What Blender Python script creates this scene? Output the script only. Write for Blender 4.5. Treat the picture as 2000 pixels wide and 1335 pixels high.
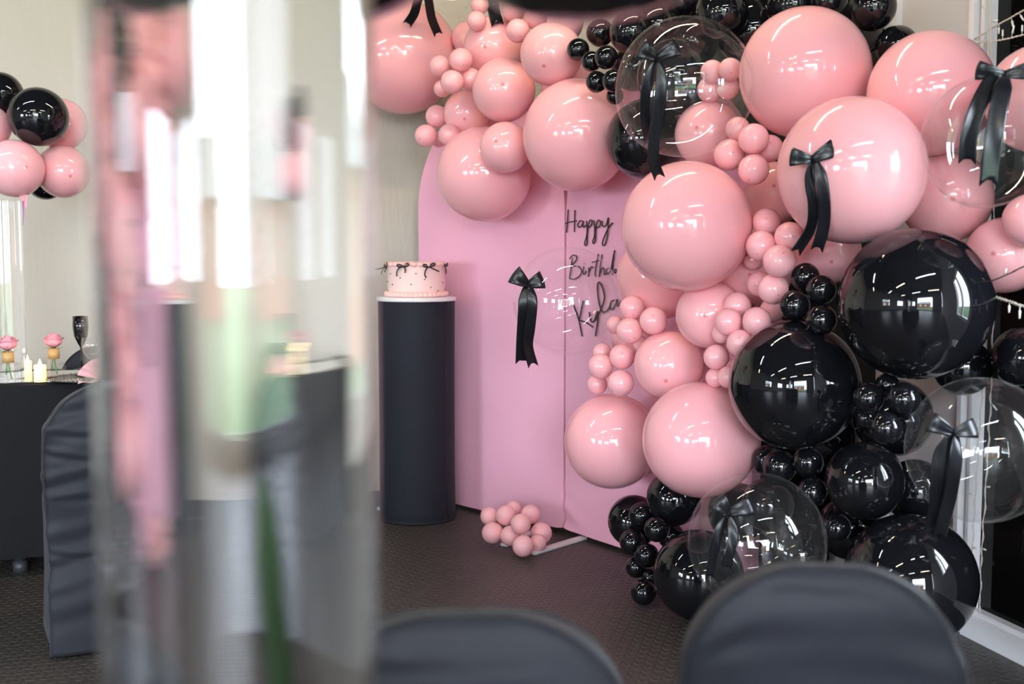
import bpy, bmesh, math, random
from mathutils import Vector, Matrix, noise
random.seed(7)
for o in list(bpy.data.objects): bpy.data.objects.remove(o)
SC = bpy.context.scene
COL = SC.collection
# ------------------------------------------------------------------ camera
F = 2250.0; CX, CY = 1000.0, 667.5
PITCH = math.radians(4.63); EYE = 1.28
cam = bpy.data.cameras.new('camera'); camo = bpy.data.objects.new('camera', cam); COL.objects.link(camo)
cam.sensor_width = 36; cam.sensor_fit = 'HORIZONTAL'; cam.lens = F/2000*36
camo.location = (0, 0, EYE); camo.rotation_euler = (math.pi/2-PITCH, 0, 0)
cam.dof.use_dof = True; cam.dof.focus_distance = 4.2; cam.dof.aperture_fstop = 2.9
cam.clip_start = .02
SC.camera = camo
# ------------------------------------------------------------------ light
SKY = 33.0; LAMP = 84.0
w = bpy.data.worlds.new('sky'); SC.world = w; w.use_nodes = True
bg = w.node_tree.nodes['Background']; bg.inputs[0].default_value = (.77, .87, 1.0, 1); bg.inputs[1].default_value = SKY
SC.view_settings.view_transform = 'Standard'; SC.view_settings.look = 'None'
SC.view_settings.exposure = 0.25; SC.view_settings.gamma = 1.0; SC.view_settings.use_curve_mapping = False
SC.cycles.use_denoising = True
SC.cycles.caustics_refractive = False; SC.cycles.caustics_reflective = False
SC.cycles.max_bounces = 14; SC.cycles.transparent_max_bounces = 24; SC.cycles.transmission_bounces = 10
SC.cycles.sample_clamp_indirect = 6

# ------------------------------------------------------------------ projection helpers (pixel of the photograph + depth -> point)
FWD = Vector((0, math.cos(PITCH), -math.sin(PITCH))); UP = Vector((0, math.sin(PITCH), math.cos(PITCH))); RT = Vector((1, 0, 0))
CAM = Vector((0, 0, EYE))
def ray(px, py): return FWD + RT*((px-CX)/F) + UP*((CY-py)/F)
def at(px, py, t): return CAM + ray(px, py)*t
def at_z(px, py, z):
    r = ray(px, py); return CAM + r*((z-EYE)/r.z)
def at_plane(px, py, p, n):
    r = ray(px, py); return CAM + r*((p-CAM).dot(n)/r.dot(n))
RA = math.radians(15)                                   # the hall is turned 15 degrees to the camera
E1 = Vector((math.cos(RA), math.sin(RA), 0)); E2 = Vector((-math.sin(RA), math.cos(RA), 0)); EZ = Vector((0, 0, 1))
def room(a, b, z=0): return E1*a + E2*b + EZ*z
A_R, B_B, A_L, B_N, CEIL = 2.446, 6.024, -6.5, -5.5, 4.0

# ------------------------------------------------------------------ materials
MATS = {}
def mat(name, col, rough=.5, spec=.5, metal=0, emit=None, estr=0, bump=None, var=None, sheen=0, coat=0, trans=0, ior=1.5, sss=0):
    m = bpy.data.materials.new(name); m.use_nodes = True
    nt = m.node_tree; b = nt.nodes['Principled BSDF']
    b.inputs['Base Color'].default_value = (*col, 1); b.inputs['Roughness'].default_value = rough
    b.inputs['Specular IOR Level'].default_value = spec; b.inputs['Metallic'].default_value = metal
    b.inputs['Sheen Weight'].default_value = sheen; b.inputs['Coat Weight'].default_value = coat; b.inputs['Coat Roughness'].default_value = 0
    b.inputs['Transmission Weight'].default_value = trans; b.inputs['IOR'].default_value = ior
    if sss:
        b.inputs['Subsurface Weight'].default_value = sss; b.inputs['Subsurface Radius'].default_value = (1.0, .32, .30); b.inputs['Subsurface Scale'].default_value = .06
    if emit:
        b.inputs['Emission Color'].default_value = (*emit, 1); b.inputs['Emission Strength'].default_value = estr
    tc = nt.nodes.new('ShaderNodeTexCoord')
    def nz(scale, detail=3, mapscale=(1, 1, 1)):
        mp = nt.nodes.new('ShaderNodeMapping'); mp.inputs['Scale'].default_value = mapscale
        n = nt.nodes.new('ShaderNodeTexNoise'); n.inputs['Scale'].default_value = scale; n.inputs['Detail'].default_value = detail
        nt.links.new(tc.outputs['Object'], mp.inputs[0]); nt.links.new(mp.outputs[0], n.inputs['Vector']); return n
    if bump:
        sc, st, ms = bump; n = nz(sc, 4, ms); bp = nt.nodes.new('ShaderNodeBump'); bp.inputs['Strength'].default_value = st; bp.inputs['Distance'].default_value = .01
        nt.links.new(n.outputs[0], bp.inputs['Height']); nt.links.new(bp.outputs[0], b.inputs['Normal'])
    if var:
        sc, col2, ms = var; n = nz(sc, 4, ms); mx = nt.nodes.new('ShaderNodeMix'); mx.data_type = 'RGBA'
        mx.inputs[6].default_value = (*col, 1); mx.inputs[7].default_value = (*col2, 1)
        nt.links.new(n.outputs[0], mx.inputs[0]); nt.links.new(mx.outputs[2], b.inputs['Base Color'])
    MATS[name] = m; return m
def balloon_mat(name, col, dot, rough, spec=.5, sss=0):
    m = mat(name, col, rough, spec, sss=sss); nt = m.node_tree; b = nt.nodes['Principled BSDF']
    tc = nt.nodes.new('ShaderNodeTexCoord'); vm = nt.nodes.new('ShaderNodeVectorMath'); vm.operation = 'DISTANCE'
    vm.inputs[1].default_value = (0, 0, 1.0); nt.links.new(tc.outputs['Object'], vm.inputs[0])
    mr = nt.nodes.new('ShaderNodeMapRange'); mr.inputs[1].default_value = .02; mr.inputs[2].default_value = .085; mr.inputs[3].default_value = 1; mr.inputs[4].default_value = 0
    nt.links.new(vm.outputs['Value'], mr.inputs[0])
    mx = nt.nodes.new('ShaderNodeMix'); mx.data_type = 'RGBA'; mx.inputs[6].default_value = (*col, 1); mx.inputs[7].default_value = (*dot, 1)
    nt.links.new(mr.outputs[0], mx.inputs[0]); nt.links.new(mx.outputs[2], b.inputs['Base Color'])
    return m
def thin_clear(name, tint=(1, 1, 1), ior=1.45, film=.02, gloss=1.0, base=.05, edge=.60):
    m = bpy.data.materials.new(name); m.use_nodes = True; nt = m.node_tree; nt.nodes.clear()
    out = nt.nodes.new('ShaderNodeOutputMaterial'); tr = nt.nodes.new('ShaderNodeBsdfTransparent'); tr.inputs[0].default_value = (*tint, 1)
    gl = nt.nodes.new('ShaderNodeBsdfGlossy'); gl.inputs['Roughness'].default_value = .004; gl.inputs[0].default_value = (gloss, gloss, gloss, 1)
    lw = nt.nodes.new('ShaderNodeLayerWeight'); lw.inputs[0].default_value = .35
    # fresnel from the facing angle so the inside works as the outside does
    pw = nt.nodes.new('ShaderNodeMath'); pw.operation = 'POWER'; pw.inputs[1].default_value = 4.0
    nt.links.new(lw.outputs['Facing'], pw.inputs[0])
    ma = nt.nodes.new('ShaderNodeMath'); ma.operation = 'MULTIPLY_ADD'; ma.inputs[1].default_value = edge; ma.inputs[2].default_value = base
    nt.links.new(pw.outputs[0], ma.inputs[0])
    mx = nt.nodes.new('ShaderNodeMixShader'); nt.links.new(ma.outputs[0], mx.inputs[0]); nt.links.new(tr.outputs[0], mx.inputs[1]); nt.links.new(gl.outputs[0], mx.inputs[2])
    df = nt.nodes.new('ShaderNodeBsdfDiffuse'); df.inputs[0].default_value = (.9, .9, .9, 1)
    pw2 = nt.nodes.new('ShaderNodeMath'); pw2.operation = 'MULTIPLY_ADD'; pw2.inputs[1].default_value = .05; pw2.inputs[2].default_value = film
    nt.links.new(pw.outputs[0], pw2.inputs[0])
    m2 = nt.nodes.new('ShaderNodeMixShader'); nt.links.new(pw2.outputs[0], m2.inputs[0]); nt.links.new(mx.outputs[0], m2.inputs[1]); nt.links.new(df.outputs[0], m2.inputs[2])
    nt.links.new(m2.outputs[0], out.inputs[0]); MATS[name] = m; return m

balloon_mat('pink', (.95, .47, .50), (.72, .20, .22), .10, sss=.3)
mat('pink_big', (.95, .455, .49), .09, .5, sss=.3)
balloon_mat('pink_matte', (.95, .49, .52), (.80, .34, .36), .42, sss=.3)
balloon_mat('black', (.006, .006, .008), (.004, .004, .004), .035, .55)
thin_clear('clear_film', film=.006)
thin_clear('clear_glass', film=.006, base=.045, edge=.80)
mat('satin', (.007, .0075, .010), .30, .45)
mat('wall_plaster', (.62, .57, .49), .85, .2, bump=(14, .35, (3, 3, .6)), var=(3, (.57, .52, .44), (1, 1, .5)))
mat('white_paint', (.60, .57, .57), .45, .4, bump=(30, .06, (1, 1, 1)))
mat('frame_white', (.78, .77, .78), .35, .5)
mat('rubber', (.030, .026, .024), .42, .5, bump=(60, .12, (1, 1, 1)), var=(4, (.045, .038, .034), (1, 1, 1)))
mat('black_glass', (.003, .003, .003), .03, .18)
mat('backdrop_fabric', (.90, .45, .59), .75, .25, sheen=.1, bump=(160, .10, (1, 1, 1)))
mat('backdrop_gap', (.03, .02, .022), .8)
mat('lettering', (.012, .010, .012), .5)
mat('black_stretch', (.011, .012, .020), .70, .25, sheen=.04, bump=(220, .10, (1, 1, 1)))
mat('chair_fabric', (.014, .015, .021), .62, .3, sheen=.06, bump=(90, .10, (1, 1, 1)))
mat('cloth_black', (.0075, .007, .008), .8, .15, bump=(120, .12, (1, 1, 1)))
mat('seam', (.012, .012, .016), .7)
mat('icing', (.93, .66, .60), .55, .35, bump=(18, .12, (1, 1, 1)))
mat('icing_bead', (.95, .58, .52), .38, .5)
mat('board_white', (.80, .76, .74), .4)
mat('pearl', (.06, .04, .045), .25, .6)
mat('cake_ribbon', (.015, .008, .010), .35)
mat('steel_white', (.70, .68, .68), .4, .5)
mat('dark_roof', (.016, .016, .018), .6, .3, bump=(4, .4, (12, 1, 1)))
mat('dark_steel', (.03, .03, .033), .5)
mat('lamp_tube', (.9, .9, .9), .4, emit=(1.0, .84, .60), estr=LAMP*1.15)
mat('lamp_tube_cool', (.9, .9, .9), .4, emit=(.84, .93, 1.0), estr=LAMP)
mat('lamp_body', (.6, .6, .6), .5)
mat('hall_wall', (.30, .29, .28), .8)
mat('water', (1, 1, 1), 0.0, .5, trans=1, ior=1.34, coat=1)
mat('stem_green', (.10, .30, .06), .45)
mat('leaf_green', (.12, .33, .08), .5)
mat('rose_pink', (.85, .35, .40), .55, sss=0)
mat('rose_core', (.80, .26, .30), .55)
mat('sepal', (.10, .14, .05), .6)
mat('collar_wood', (.62, .38, .14), .45, var=(30, (.48, .28, .10), (1, 1, .2)))
mat('candle_wax', (.90, .76, .50), .5, emit=(1.0, .72, .32), estr=.9)
mat('flame', (1, .85, .6), .4, emit=(1.0, .78, .42), estr=4.0)
mat('napkin', (.80, .42, .44), .6, sheen=.2)
mat('mirror_plate', (.80, .82, .80), .03, metal=1)
mat('charger', (.03, .026, .025), .2, .6)
mat('charger_rim', (.35, .28, .22), .25, metal=1)
mat('flute_black', (.008, .007, .010), .05, .6)
mat('purple_ribbon', (.45, .10, .42), .4)
mat('wire', (.62, .55, .48), .4)
mat('bulb', (.85, .82, .76), .15, .6)
mat('twig', (.16, .11, .08), .7)
mat('lawn', (.035, .085, .02), .9, var=(1.5, (.05, .11, .028), (1, 1, 1)))
mat('brick_house', (.36, .13, .07), .85, var=(8, (.28, .10, .05), (1, 1, 1)))
mat('house_roof', (.24, .27, .26), .7)
mat('house_trim', (.75, .75, .72), .6)

# ------------------------------------------------------------------ object helpers
def link(name, me, m=None, parent=None, smooth=True):
    o = bpy.data.objects.new(name, me); COL.objects.link(o)
    if m is not None and not me.materials: me.materials.append(MATS[m])
    if smooth:
        for p in me.polygons: p.use_smooth = True
    if parent is not None: o.parent = parent
    return o
def mesh(name, vs, fs):
    me = bpy.data.meshes.new(name); me.from_pydata([tuple(v) for v in vs], [], fs); me.update(); return me
def tag(o, label, cat=None, group=None, kind=None):
    if label: o['label'] = label
    if cat: o['category'] = cat
    if group: o['group'] = group
    if kind: o['kind'] = kind
    return o
def empty(name, loc, label=None, cat=None, group=None, mtx=None):
    o = bpy.data.objects.new(name, None); o.empty_display_size = .05; COL.objects.link(o)
    if mtx is not None: o.matrix_world = mtx
    else: o.location = loc
    return tag(o, label, cat, group)
def bm_mesh(name, bm):
    bmesh.ops.recalc_face_normals(bm, faces=bm.faces)
    me = bpy.data.meshes.new(name); bm.to_mesh(me); bm.free(); return me
def box_frame(name, o, ax, ay, az, m, parent=None, bevel=0, smooth=False):
    """box from corner o along the vectors ax, ay, az"""
    vs = [o, o+ax, o+ax+ay, o+ay, o+az, o+ax+az, o+ax+ay+az, o+ay+az]
    bm = bmesh.new(); bv = [bm.verts.new(v) for v in vs]
    for f in ((0, 3, 2, 1), (4, 5, 6, 7), (0, 1, 5, 4), (1, 2, 6, 5), (2, 3, 7, 6), (3, 0, 4, 7)): bm.faces.new([bv[i] for i in f])
    if bevel: bmesh.ops.bevel(bm, geom=list(bm.edges), offset=bevel, segments=2, affect='EDGES', profile=.7)
    return link(name, bm_mesh(name, bm), m, parent, smooth)
def box(name, x0, x1, y0, y1, z0, z1, m, parent=None, bevel=0):
    return box_frame(name, Vector((x0, y0, z0)), Vector((x1-x0, 0, 0)), Vector((0, y1-y0, 0)), Vector((0, 0, z1-z0)), m, parent, bevel)
def rbox(name, a0, a1, b0, b1, z0, z1, m, parent=None, bevel=0):
    """box in hall axes"""
    return box_frame(name, room(a0, b0, z0), E1*(a1-a0), E2*(b1-b0), EZ*(z1-z0), m, parent, bevel)
def lathe(name, prof, m, parent=None, seg=40, cap=True):
    vs, fs = [], []
    for r, z in prof:
        for k in range(seg):
            a = 2*math.pi*k/seg; vs.append((r*math.cos(a), r*math.sin(a), z))
    for i in range(len(prof)-1):
        for k in range(seg):
            k2 = (k+1) % seg; fs.append((i*seg+k, i*seg+k2, (i+1)*seg+k2, (i+1)*seg+k))
    if cap:
        fs.append(tuple(reversed(range(seg)))); n = (len(prof)-1)*seg; fs.append(tuple(range(n, n+seg)))
    return link(name, mesh(name, vs, fs), m, parent)
def tube_mesh(name, pts, r, seg=8, closed=False):
    pts = [Vector(p) for p in pts]; n = len(pts); vs, fs = [], []
    up = Vector((0, 0, 1)); prev = None
    for i, p in enumerate(pts):
        if closed: t = pts[(i+1) % n]-pts[i-1]
        else: t = pts[min(i+1, n-1)]-pts[max(i-1, 0)]
        if t.length < 1e-9: t = Vector((0, 0, 1))
        t.normalize()
        if prev is None:
            s = t.cross(up)
            if s.length < 1e-3: s = t.cross(Vector((0, 1, 0)))
        else: s = prev-t*prev.dot(t)
        s.normalize(); prev = s; q = t.cross(s)
        rr = r[i] if isinstance(r, (list, tuple)) else r
        for k in range(seg):
            a = 2*math.pi*k/seg; vs.append(p+s*(rr*math.cos(a))+q*(rr*math.sin(a)))
    m = n if closed else n-1
    for i in range(m):
        j = (i+1) % n
        for k in range(seg):
            k2 = (k+1) % seg; fs.append((i*seg+k, i*seg+k2, j*seg+k2, j*seg+k))
    if not closed:
        fs.append(tuple(reversed(range(seg)))); fs.append(tuple(range((n-1)*seg, n*seg)))
    return mesh(name, vs, fs)
def tube(name, pts, r, m, parent=None, seg=8, closed=False): return link(name, tube_mesh(name, pts, r, seg, closed), m, parent)
def sample(pts, n):
    """Catmull-Rom through pts"""
    pts = [Vector(p) for p in pts]; out = []
    if len(pts) == 2: return [pts[0].lerp(pts[1], i/(n-1)) for i in range(n)]
    for i in range(n):
        f = i/(n-1)*(len(pts)-1); k = min(int(f), len(pts)-2); u = f-k
        p1, p2 = pts[k], pts[k+1]; p0 = pts[k-1] if k else p1*2-p2; p3 = pts[k+2] if k+2 < len(pts) else p2*2-p1
        out.append(.5*((2*p1)+(p2-p0)*u+(2*p0-5*p1+4*p2-p3)*u*u+(3*p1-p0-3*p2+p3)*u**3))
    return out

# ================================================================== THE HALL
def st(o): o['kind'] = 'structure'; return o
st(rbox('floor', A_L-.1, A_R+.1, B_N-.1, B_B+.1, -.1, 0, 'rubber'))
st(rbox('wall_back', A_L-.1, A_R+.1, B_B, B_B+.12, 0, CEIL, 'wall_plaster'))
st(rbox('baseboard_back', A_L, A_R-.02, B_B-.014, B_B, 0, .045, 'wall_plaster'))
st(rbox('ceiling', A_L-.1, A_R+.1, B_N-.1, B_B+.1, CEIL, CEIL+.1, 'dark_roof'))
for k in range(6):
    b = B_N+1.0+k*2.0
    t = tag(empty('roof_truss', room(0, 0)), 'dark steel roof truss under the ceiling, number %s from the back wall' % ('sixth fifth fourth third second first'.split()[k]), 'truss', 'roof trusses')
    rbox('bottom_chord', A_L, A_R, b-.04, b+.04, CEIL-.55, CEIL-.47, 'dark_steel', t)
    rbox('top_chord', A_L, A_R, b-.04, b+.04, CEIL-.09, CEIL-.001, 'dark_steel', t)
    for j in range(11):
        a0 = A_L+.1+j*.8
        p = [room(a0, b, CEIL-.5), room(a0+.4, b, CEIL-.08), room(a0+.8, b, CEIL-.5)]
        tube('web', p, .02, 'dark_steel', t, 6)
# side walls with window openings; daylight enters through real openings
def wall_with_windows(name, p0, d, n, length, openings):
    """wall from p0 along d; openings [(s0, s1, sill, head)]; solid pieces between, below and above"""
    root = st(empty(name, (0, 0, 0)))
    cuts = [0.0]
    for s0, s1, z0, z1 in openings: cuts += [s0, s1]
    cuts.append(length)
    for i in range(0, len(cuts), 2):
        box_frame('wall_pier', p0+d*cuts[i], d*(cuts[i+1]-cuts[i]), n*.15, EZ*CEIL, 'hall_wall', root)
    for s0, s1, z0, z1 in openings:
        box_frame('wall_below', p0+d*s0, d*(s1-s0), n*.15, EZ*z0, 'hall_wall', root)
        box_frame('wall_above', p0+d*s0+EZ*z1, d*(s1-s0), n*.15, EZ*(CEIL-z1), 'hall_wall', root)
    return root
WN = 0
def window(p, d, n, wd, z0, z1):
    global WN; WN += 1
    r = st(empty('window_%d' % WN, p+EZ*z0))
    def bar(nm, s, z, ws, hz): 
        o = box_frame(nm, p+d*s+EZ*z+n*.03, d*ws, n*.06, EZ*hz, 'frame_white'); o.parent = r; o.matrix_parent_inverse = r.matrix_world.inverted()
    bpy.context.view_layer.update()
    bar('jamb', 0, z0, .06, z1-z0); bar('jamb', wd-.06, z0, .06, z1-z0); bar('mullion', wd/2-.03, z0, .06, z1-z0)
    bar('rail', 0, z0, wd, .06); bar('rail', 0, z1-.06, wd, .06)
    L = bpy.data.lights.new('window_daylight', 'AREA'); L.shape = 'RECTANGLE'; L.size = wd; L.size_y = z1-z0; L.cycles.is_portal = True
    lo = bpy.data.objects.new('window_daylight', L); COL.objects.link(lo)
    lo.matrix_world = Matrix.Translation(p+d*(wd/2)+EZ*((z0+z1)/2)-n*.02) @ (-n).to_track_quat('-Z', 'Y').to_matrix().to_4x4()
near0 = room(A_L, B_N)
ops = [(.5, 1.4, 1.0, 2.2), (1.9, 2.8, 1.0, 2.2), (3.4, 7.0, .12, 3.0)]
wall_with_windows('wall_front', near0, E1, -E2, A_R-A_L, ops)
for s0, s1, z0, z1 in ops: window(near0+E1*s0, E1, -E2, s1-s0, z0, z1)
ops2 = [(1.4, 3.2, .95, 2.25), (5.2, 7.0, .95, 2.25)]
wall_with_windows('wall_left', near0, E2, -E1, B_B-B_N, ops2)
for s0, s1, z0, z1 in ops2: window(near0+E2*s0, E2, -E1, s1-s0, z0, z1)
# right wall: blacked-out glazing between white posts
RW = room(A_R, 0)                                           # plane e1.P = A_R
S0 = Vector((1.53, 3.74, 0)).dot(E2)                         # hall coordinate b of the sill point seen in the picture
opr = [(1.35-B_N, 2.15-B_N, .80, 2.05)]
wall_with_windows('wall_right', room(A_R+.06, B_N), E2, E1, B_B-B_N, opr)
for s0, s1, z0, z1 in opr: window(room(A_R+.06, B_N+s0), E2, E1, s1-s0, z0, z1)
for nm, b0, b1 in (('window_20', S0+.53, B_B-.02), ('window_21', 2.25, S0+.02)):
    r = st(empty(nm, room(A_R+.03, b0)))
    bpy.context.view_layer.update()
    def ch(o): o.parent = r; o.matrix_parent_inverse = r.matrix_world.inverted(); return o
    ch(rbox('pane', A_R+.02, A_R+.05, b0, b1, .085, 3.2, 'black_glass'))
    ch(rbox('bottom_rail', A_R-.035, A_R+.055, b0, b1, 0, .075, 'frame_white', bevel=.004))
    ch(rbox('glazing_bead', A_R-.012, A_R+.03, b0, b1, .075, .092, 'frame_white', bevel=.003))
    ch(rbox('top_panel', A_R+.0, A_R+.055, b0, b1, 3.2, CEIL, 'hall_wall'))
r = st(empty('trim_1', room(A_R, S0+.28)))
bpy.context.view_layer.update()
for nm, b0, b1, pr in (('post', S0+.06, S0+.50, .03), ('edge_strip', S0+.45, S0+.53, .05), ('edge_strip', S0+.035, S0+.06, .045), ('edge_strip', S0+.0, S0+.018, .03)):
    o = rbox(nm, A_R-pr, A_R+.058, b0, b1, .0, CEIL, 'white_paint' if nm == 'post' else 'frame_white', bevel=.004); o.parent = r; o.matrix_parent_inverse = r.matrix_world.inverted()
# fluorescent fittings under the roof: the room's own lamps
spots = [(a, b) for b in (-2.6, .6, 3.8) for a in (-4.6, -1.6, 1.2)]
ords = ['first', 'second', 'third', 'fourth']
for i, (a, b) in enumerate(spots):
    t = empty('fluorescent_lamp', room(a, b, 3.3), 'fluorescent strip lamp, %s from the left in the %s row from the back wall' % (ords[i % 3], ords[2-i//3]), 'lamp', 'ceiling strip lamps')
    rbox('housing', a-.8, a+.8, b-.05, b+.05, 3.34, 3.40, 'lamp_body').parent = None
    h = COL.objects[-1]; bpy.context.view_layer.update(); h.parent = t; h.matrix_parent_inverse = t.matrix_world.inverted()
    o = tube('lamp_tube', [room(a-.75, b, 3.31), room(a+.75, b, 3.31)], .022, 'lamp_tube' if i % 2 == 0 else 'lamp_tube_cool', None, 10); o.parent = t; o.matrix_parent_inverse = t.matrix_world.inverted()
    for s in (-.6, .6):
        o = tube('hanger', [room(a+s, b, 3.4), room(a+s, b, CEIL)], .006, 'dark_steel', None, 6); o.parent = t; o.matrix_parent_inverse = t.matrix_world.inverted()
# outside, seen only in reflections
st(rbox('ground', -45, 40, -45, 40, -.3, -.22, 'lawn'))
def house(c, d, label):
    n = Vector((-d.y, d.x, 0)); r = empty('brick_house', c, label, 'house', 'houses outside the windows'); bpy.context.view_layer.update()
    def ch(o): o.parent = r; o.matrix_parent_inverse = r.matrix_world.inverted()
    ch(box_frame('wall', c-d*4-n*3, d*8, n*6, EZ*2.6, 'brick_house'))
    vs = [c-d*4.4-n*3.5+EZ*2.55, c+d*4.4-n*3.5+EZ*2.55, c+d*4.4+n*3.5+EZ*2.55, c-d*4.4+n*3.5+EZ*2.55, c-d*4.4+EZ*4.2, c+d*4.4+EZ*4.2]
    ch(link('roof', mesh('roof', vs, [(0, 1, 5, 4), (2, 3, 4, 5), (0, 4, 3), (1, 2, 5), (0, 3, 2, 1)]), 'house_roof', None, False))
    for s in (-2.2, 1.2): ch(box_frame('window', c+d*s+n*2.95+EZ*.9, d*1.2, n*.1, EZ*1.2, 'house_trim'))
house(room(-9.0, B_N-20, -.22), E1, 'brick house outside the front windows')
house(room(A_R+14, 4.5, -.22), E2, 'brick house outside the right window')
house(room(A_L-13, .5, -.22), -E2, 'brick house outside the left windows')

# ---- raised studs of the rubber floor: 300 that show largest are parts, the rest one part
FLOOR = bpy.data.objects['floor']
def stud_geo(c, r, h, seg=12):
    vs, fs = [], []
    for rr, z in ((r, 0), (r*.93, h*.8), (r*.82, h), (r*.74, h*.72)):
        for k in range(seg):
            a = 2*math.pi*k/seg; vs.append((c[0]+rr*math.cos(a), c[1]+rr*math.sin(a), z))
    for i in range(3):
        for k in range(seg):
            k2 = (k+1) % seg; fs.append((i*seg+k, i*seg+k2, (i+1)*seg+k2, (i+1)*seg+k))
    fs.append(tuple(range(3*seg, 4*seg))); return vs, fs
PITCHS = .040; RS = .0165; HS = .0016
cells = []
for i in range(-100, 100):
    for j in range(60, 175):
        a = i*PITCHS+(.5*PITCHS if j % 2 else 0); b = j*PITCHS*.866
        if a > A_R-.06 or b > B_B-.03: continue
        p = room(a, b)
        q = p-CAM; zc = q.dot(FWD); x = CX+F*q.dot(RT)/zc; y = CY-F*q.dot(UP)/zc
        if -40 < x < 2040 and y < 1360: cells.append((zc, x, y, p))
cells.sort(key=lambda c: c[0])
front = [c for c in cells if not (700 < c[1] < 1240 and c[2] > 1172) and not (1335 < c[1] < 1890 and c[2] > 1090) and -5 < c[1] < 2000 and c[2] < 1340 and not (90 < c[1] < 740)]
fs300 = set(id(c) for c in front[:300])
v0, f0 = stud_geo((0, 0), RS, HS); sm = mesh('stud', v0, f0); sm.materials.append(MATS['rubber'])
for p in sm.polygons: p.use_smooth = True
vs, fs = [], []
for c in cells:
    if id(c) in fs300:
        o = bpy.data.objects.new('stud', sm); COL.objects.link(o); o.location = c[3]; o.parent = FLOOR
    else:
        v, f = stud_geo(c[3], RS, HS, 10); n = len(vs); vs += v; fs += [tuple(k+n for k in q) for q in f]
o = link('stud_field', mesh('stud_field', vs, fs), 'rubber', FLOOR); o['kind'] = 'stuff'

# ================================================================== BACKDROP
Q0, Q1, Q2 = Vector((-.472, 5.828, 0)), Vector((.230, 5.094, 0)), Vector((.885, 4.195, 0))
def arch_panel(name, p, q, top, label, seed, side='both'):
    d = q-p; W = d.length; d.normalize(); n = Vector((d.y, -d.x, 0))      # n points to the camera
    if n.y > 0: n = -n
    root = empty(name, p, label, 'backdrop'); bpy.context.view_layer.update()
    R = W/2; zs = top-R; out = []
    z0 = .02
    out.append((0.004, z0)); 
    for k in range(1, 9): out.append((0, z0+(zs-z0)*k/9))
    for k in range(0, 33):
        a = math.pi-math.pi*k/32; out.append((R+R*math.cos(a), zs+R*math.sin(a)))
    for k in range(8, 0, -1): out.append((W, z0+(zs-z0)*k/9))
    out.append((W-.004, z0))
    # front grid so the fabric can pull into folds near the foot
    NX, NZ = 60, 110; TH = .045
    def zmax(s): 
        s = min(max(s, 0), W); return zs+math.sqrt(max(R*R-(s-R)**2, 0))
    vs, fs = [], []
    for i in range(NX+1):
        f = i/NX; s = W*(.5-.5*math.cos(math.pi*f))
        for j in range(NZ+1):
            g = j/NZ; z = z0+(zmax(s)-z0)*g
            near = max(0, 1-z/.35); edge = max(0, 1-min(s, W-s)/.16)
            wr = .010*near**2*edge*math.sin((z*60+(s*28 if s < W/2 else (W-s)*28)))
            wr += .0025*noise.noise(Vector((s*3+seed, z*2, seed)))
            lift = -.018*math.exp(-min(s, W-s)/.05)*max(0, 1-z/.06)
            vs.append(p+d*s+n*(wr)+EZ*(z-lift))
    for i in range(NX):
        for j in range(NZ):
            a = i*(NZ+1)+j; fs.append((a, a+NZ+1, a+NZ+2, a+1))
    nb = len(vs); loop = [(0, j) for j in range(NZ+1)]+[(i, NZ) for i in range(1, NX)]+[(NX, j) for j in range(NZ, -1, -1)]+[(i, 0) for i in range(NX-1, 0, -1)]
    for i, j in loop: vs.append(vs[i*(NZ+1)+j]-n*TH)
    m = len(loop)
    for k in range(m):
        k2 = (k+1) % m; a, b = loop[k], loop[k2]
        fs.append((a[0]*(NZ+1)+a[1], nb+k, nb+k2, b[0]*(NZ+1)+b[1]))
    fs.append(tuple(nb+k for k in range(m)))
    o = link('fabric_cover', mesh('cover', vs, fs), 'backdrop_fabric'); o.parent = root; o.matrix_parent_inverse = root.matrix_world.inverted()
    mod = o.modifiers.new('es', 'EDGE_SPLIT'); mod.split_angle = math.radians(50)
    return root, d, n, W
pan1, d1, n1, W1 = arch_panel('backdrop_panel', Q0, Q1, 1.97, 'pink fabric arch panel behind the black pedestal', 1)
pan2, d2, n2, W2 = arch_panel('backdrop_panel', Q1+d1*.004+Vector((.006, 0, 0)), Q2, 1.98, 'pink fabric arch panel with black birthday lettering', 5)
def foot(parent, a, b, wd, name='stand_foot'):
    d = (b-a); L = d.length; d.normalize(); s = Vector((-d.y, d.x, 0))
    o = box_frame(name, a-s*(wd/2)+EZ*.001, d*L, s*wd, EZ*.012, 'steel_white', None, .004); o.parent = parent; o.matrix_parent_inverse = parent.matrix_world.inverted()
foot(pan2, at_z(1038, 1083, 0), at_z(1140, 1052, 0), .04)
foot(pan1, at_z(984, 1067, 0), at_z(1062, 1033, 0), .035)
foot(pan1, at_z(737, 996, 0), at_z(800, 990, 0), .035)
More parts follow.
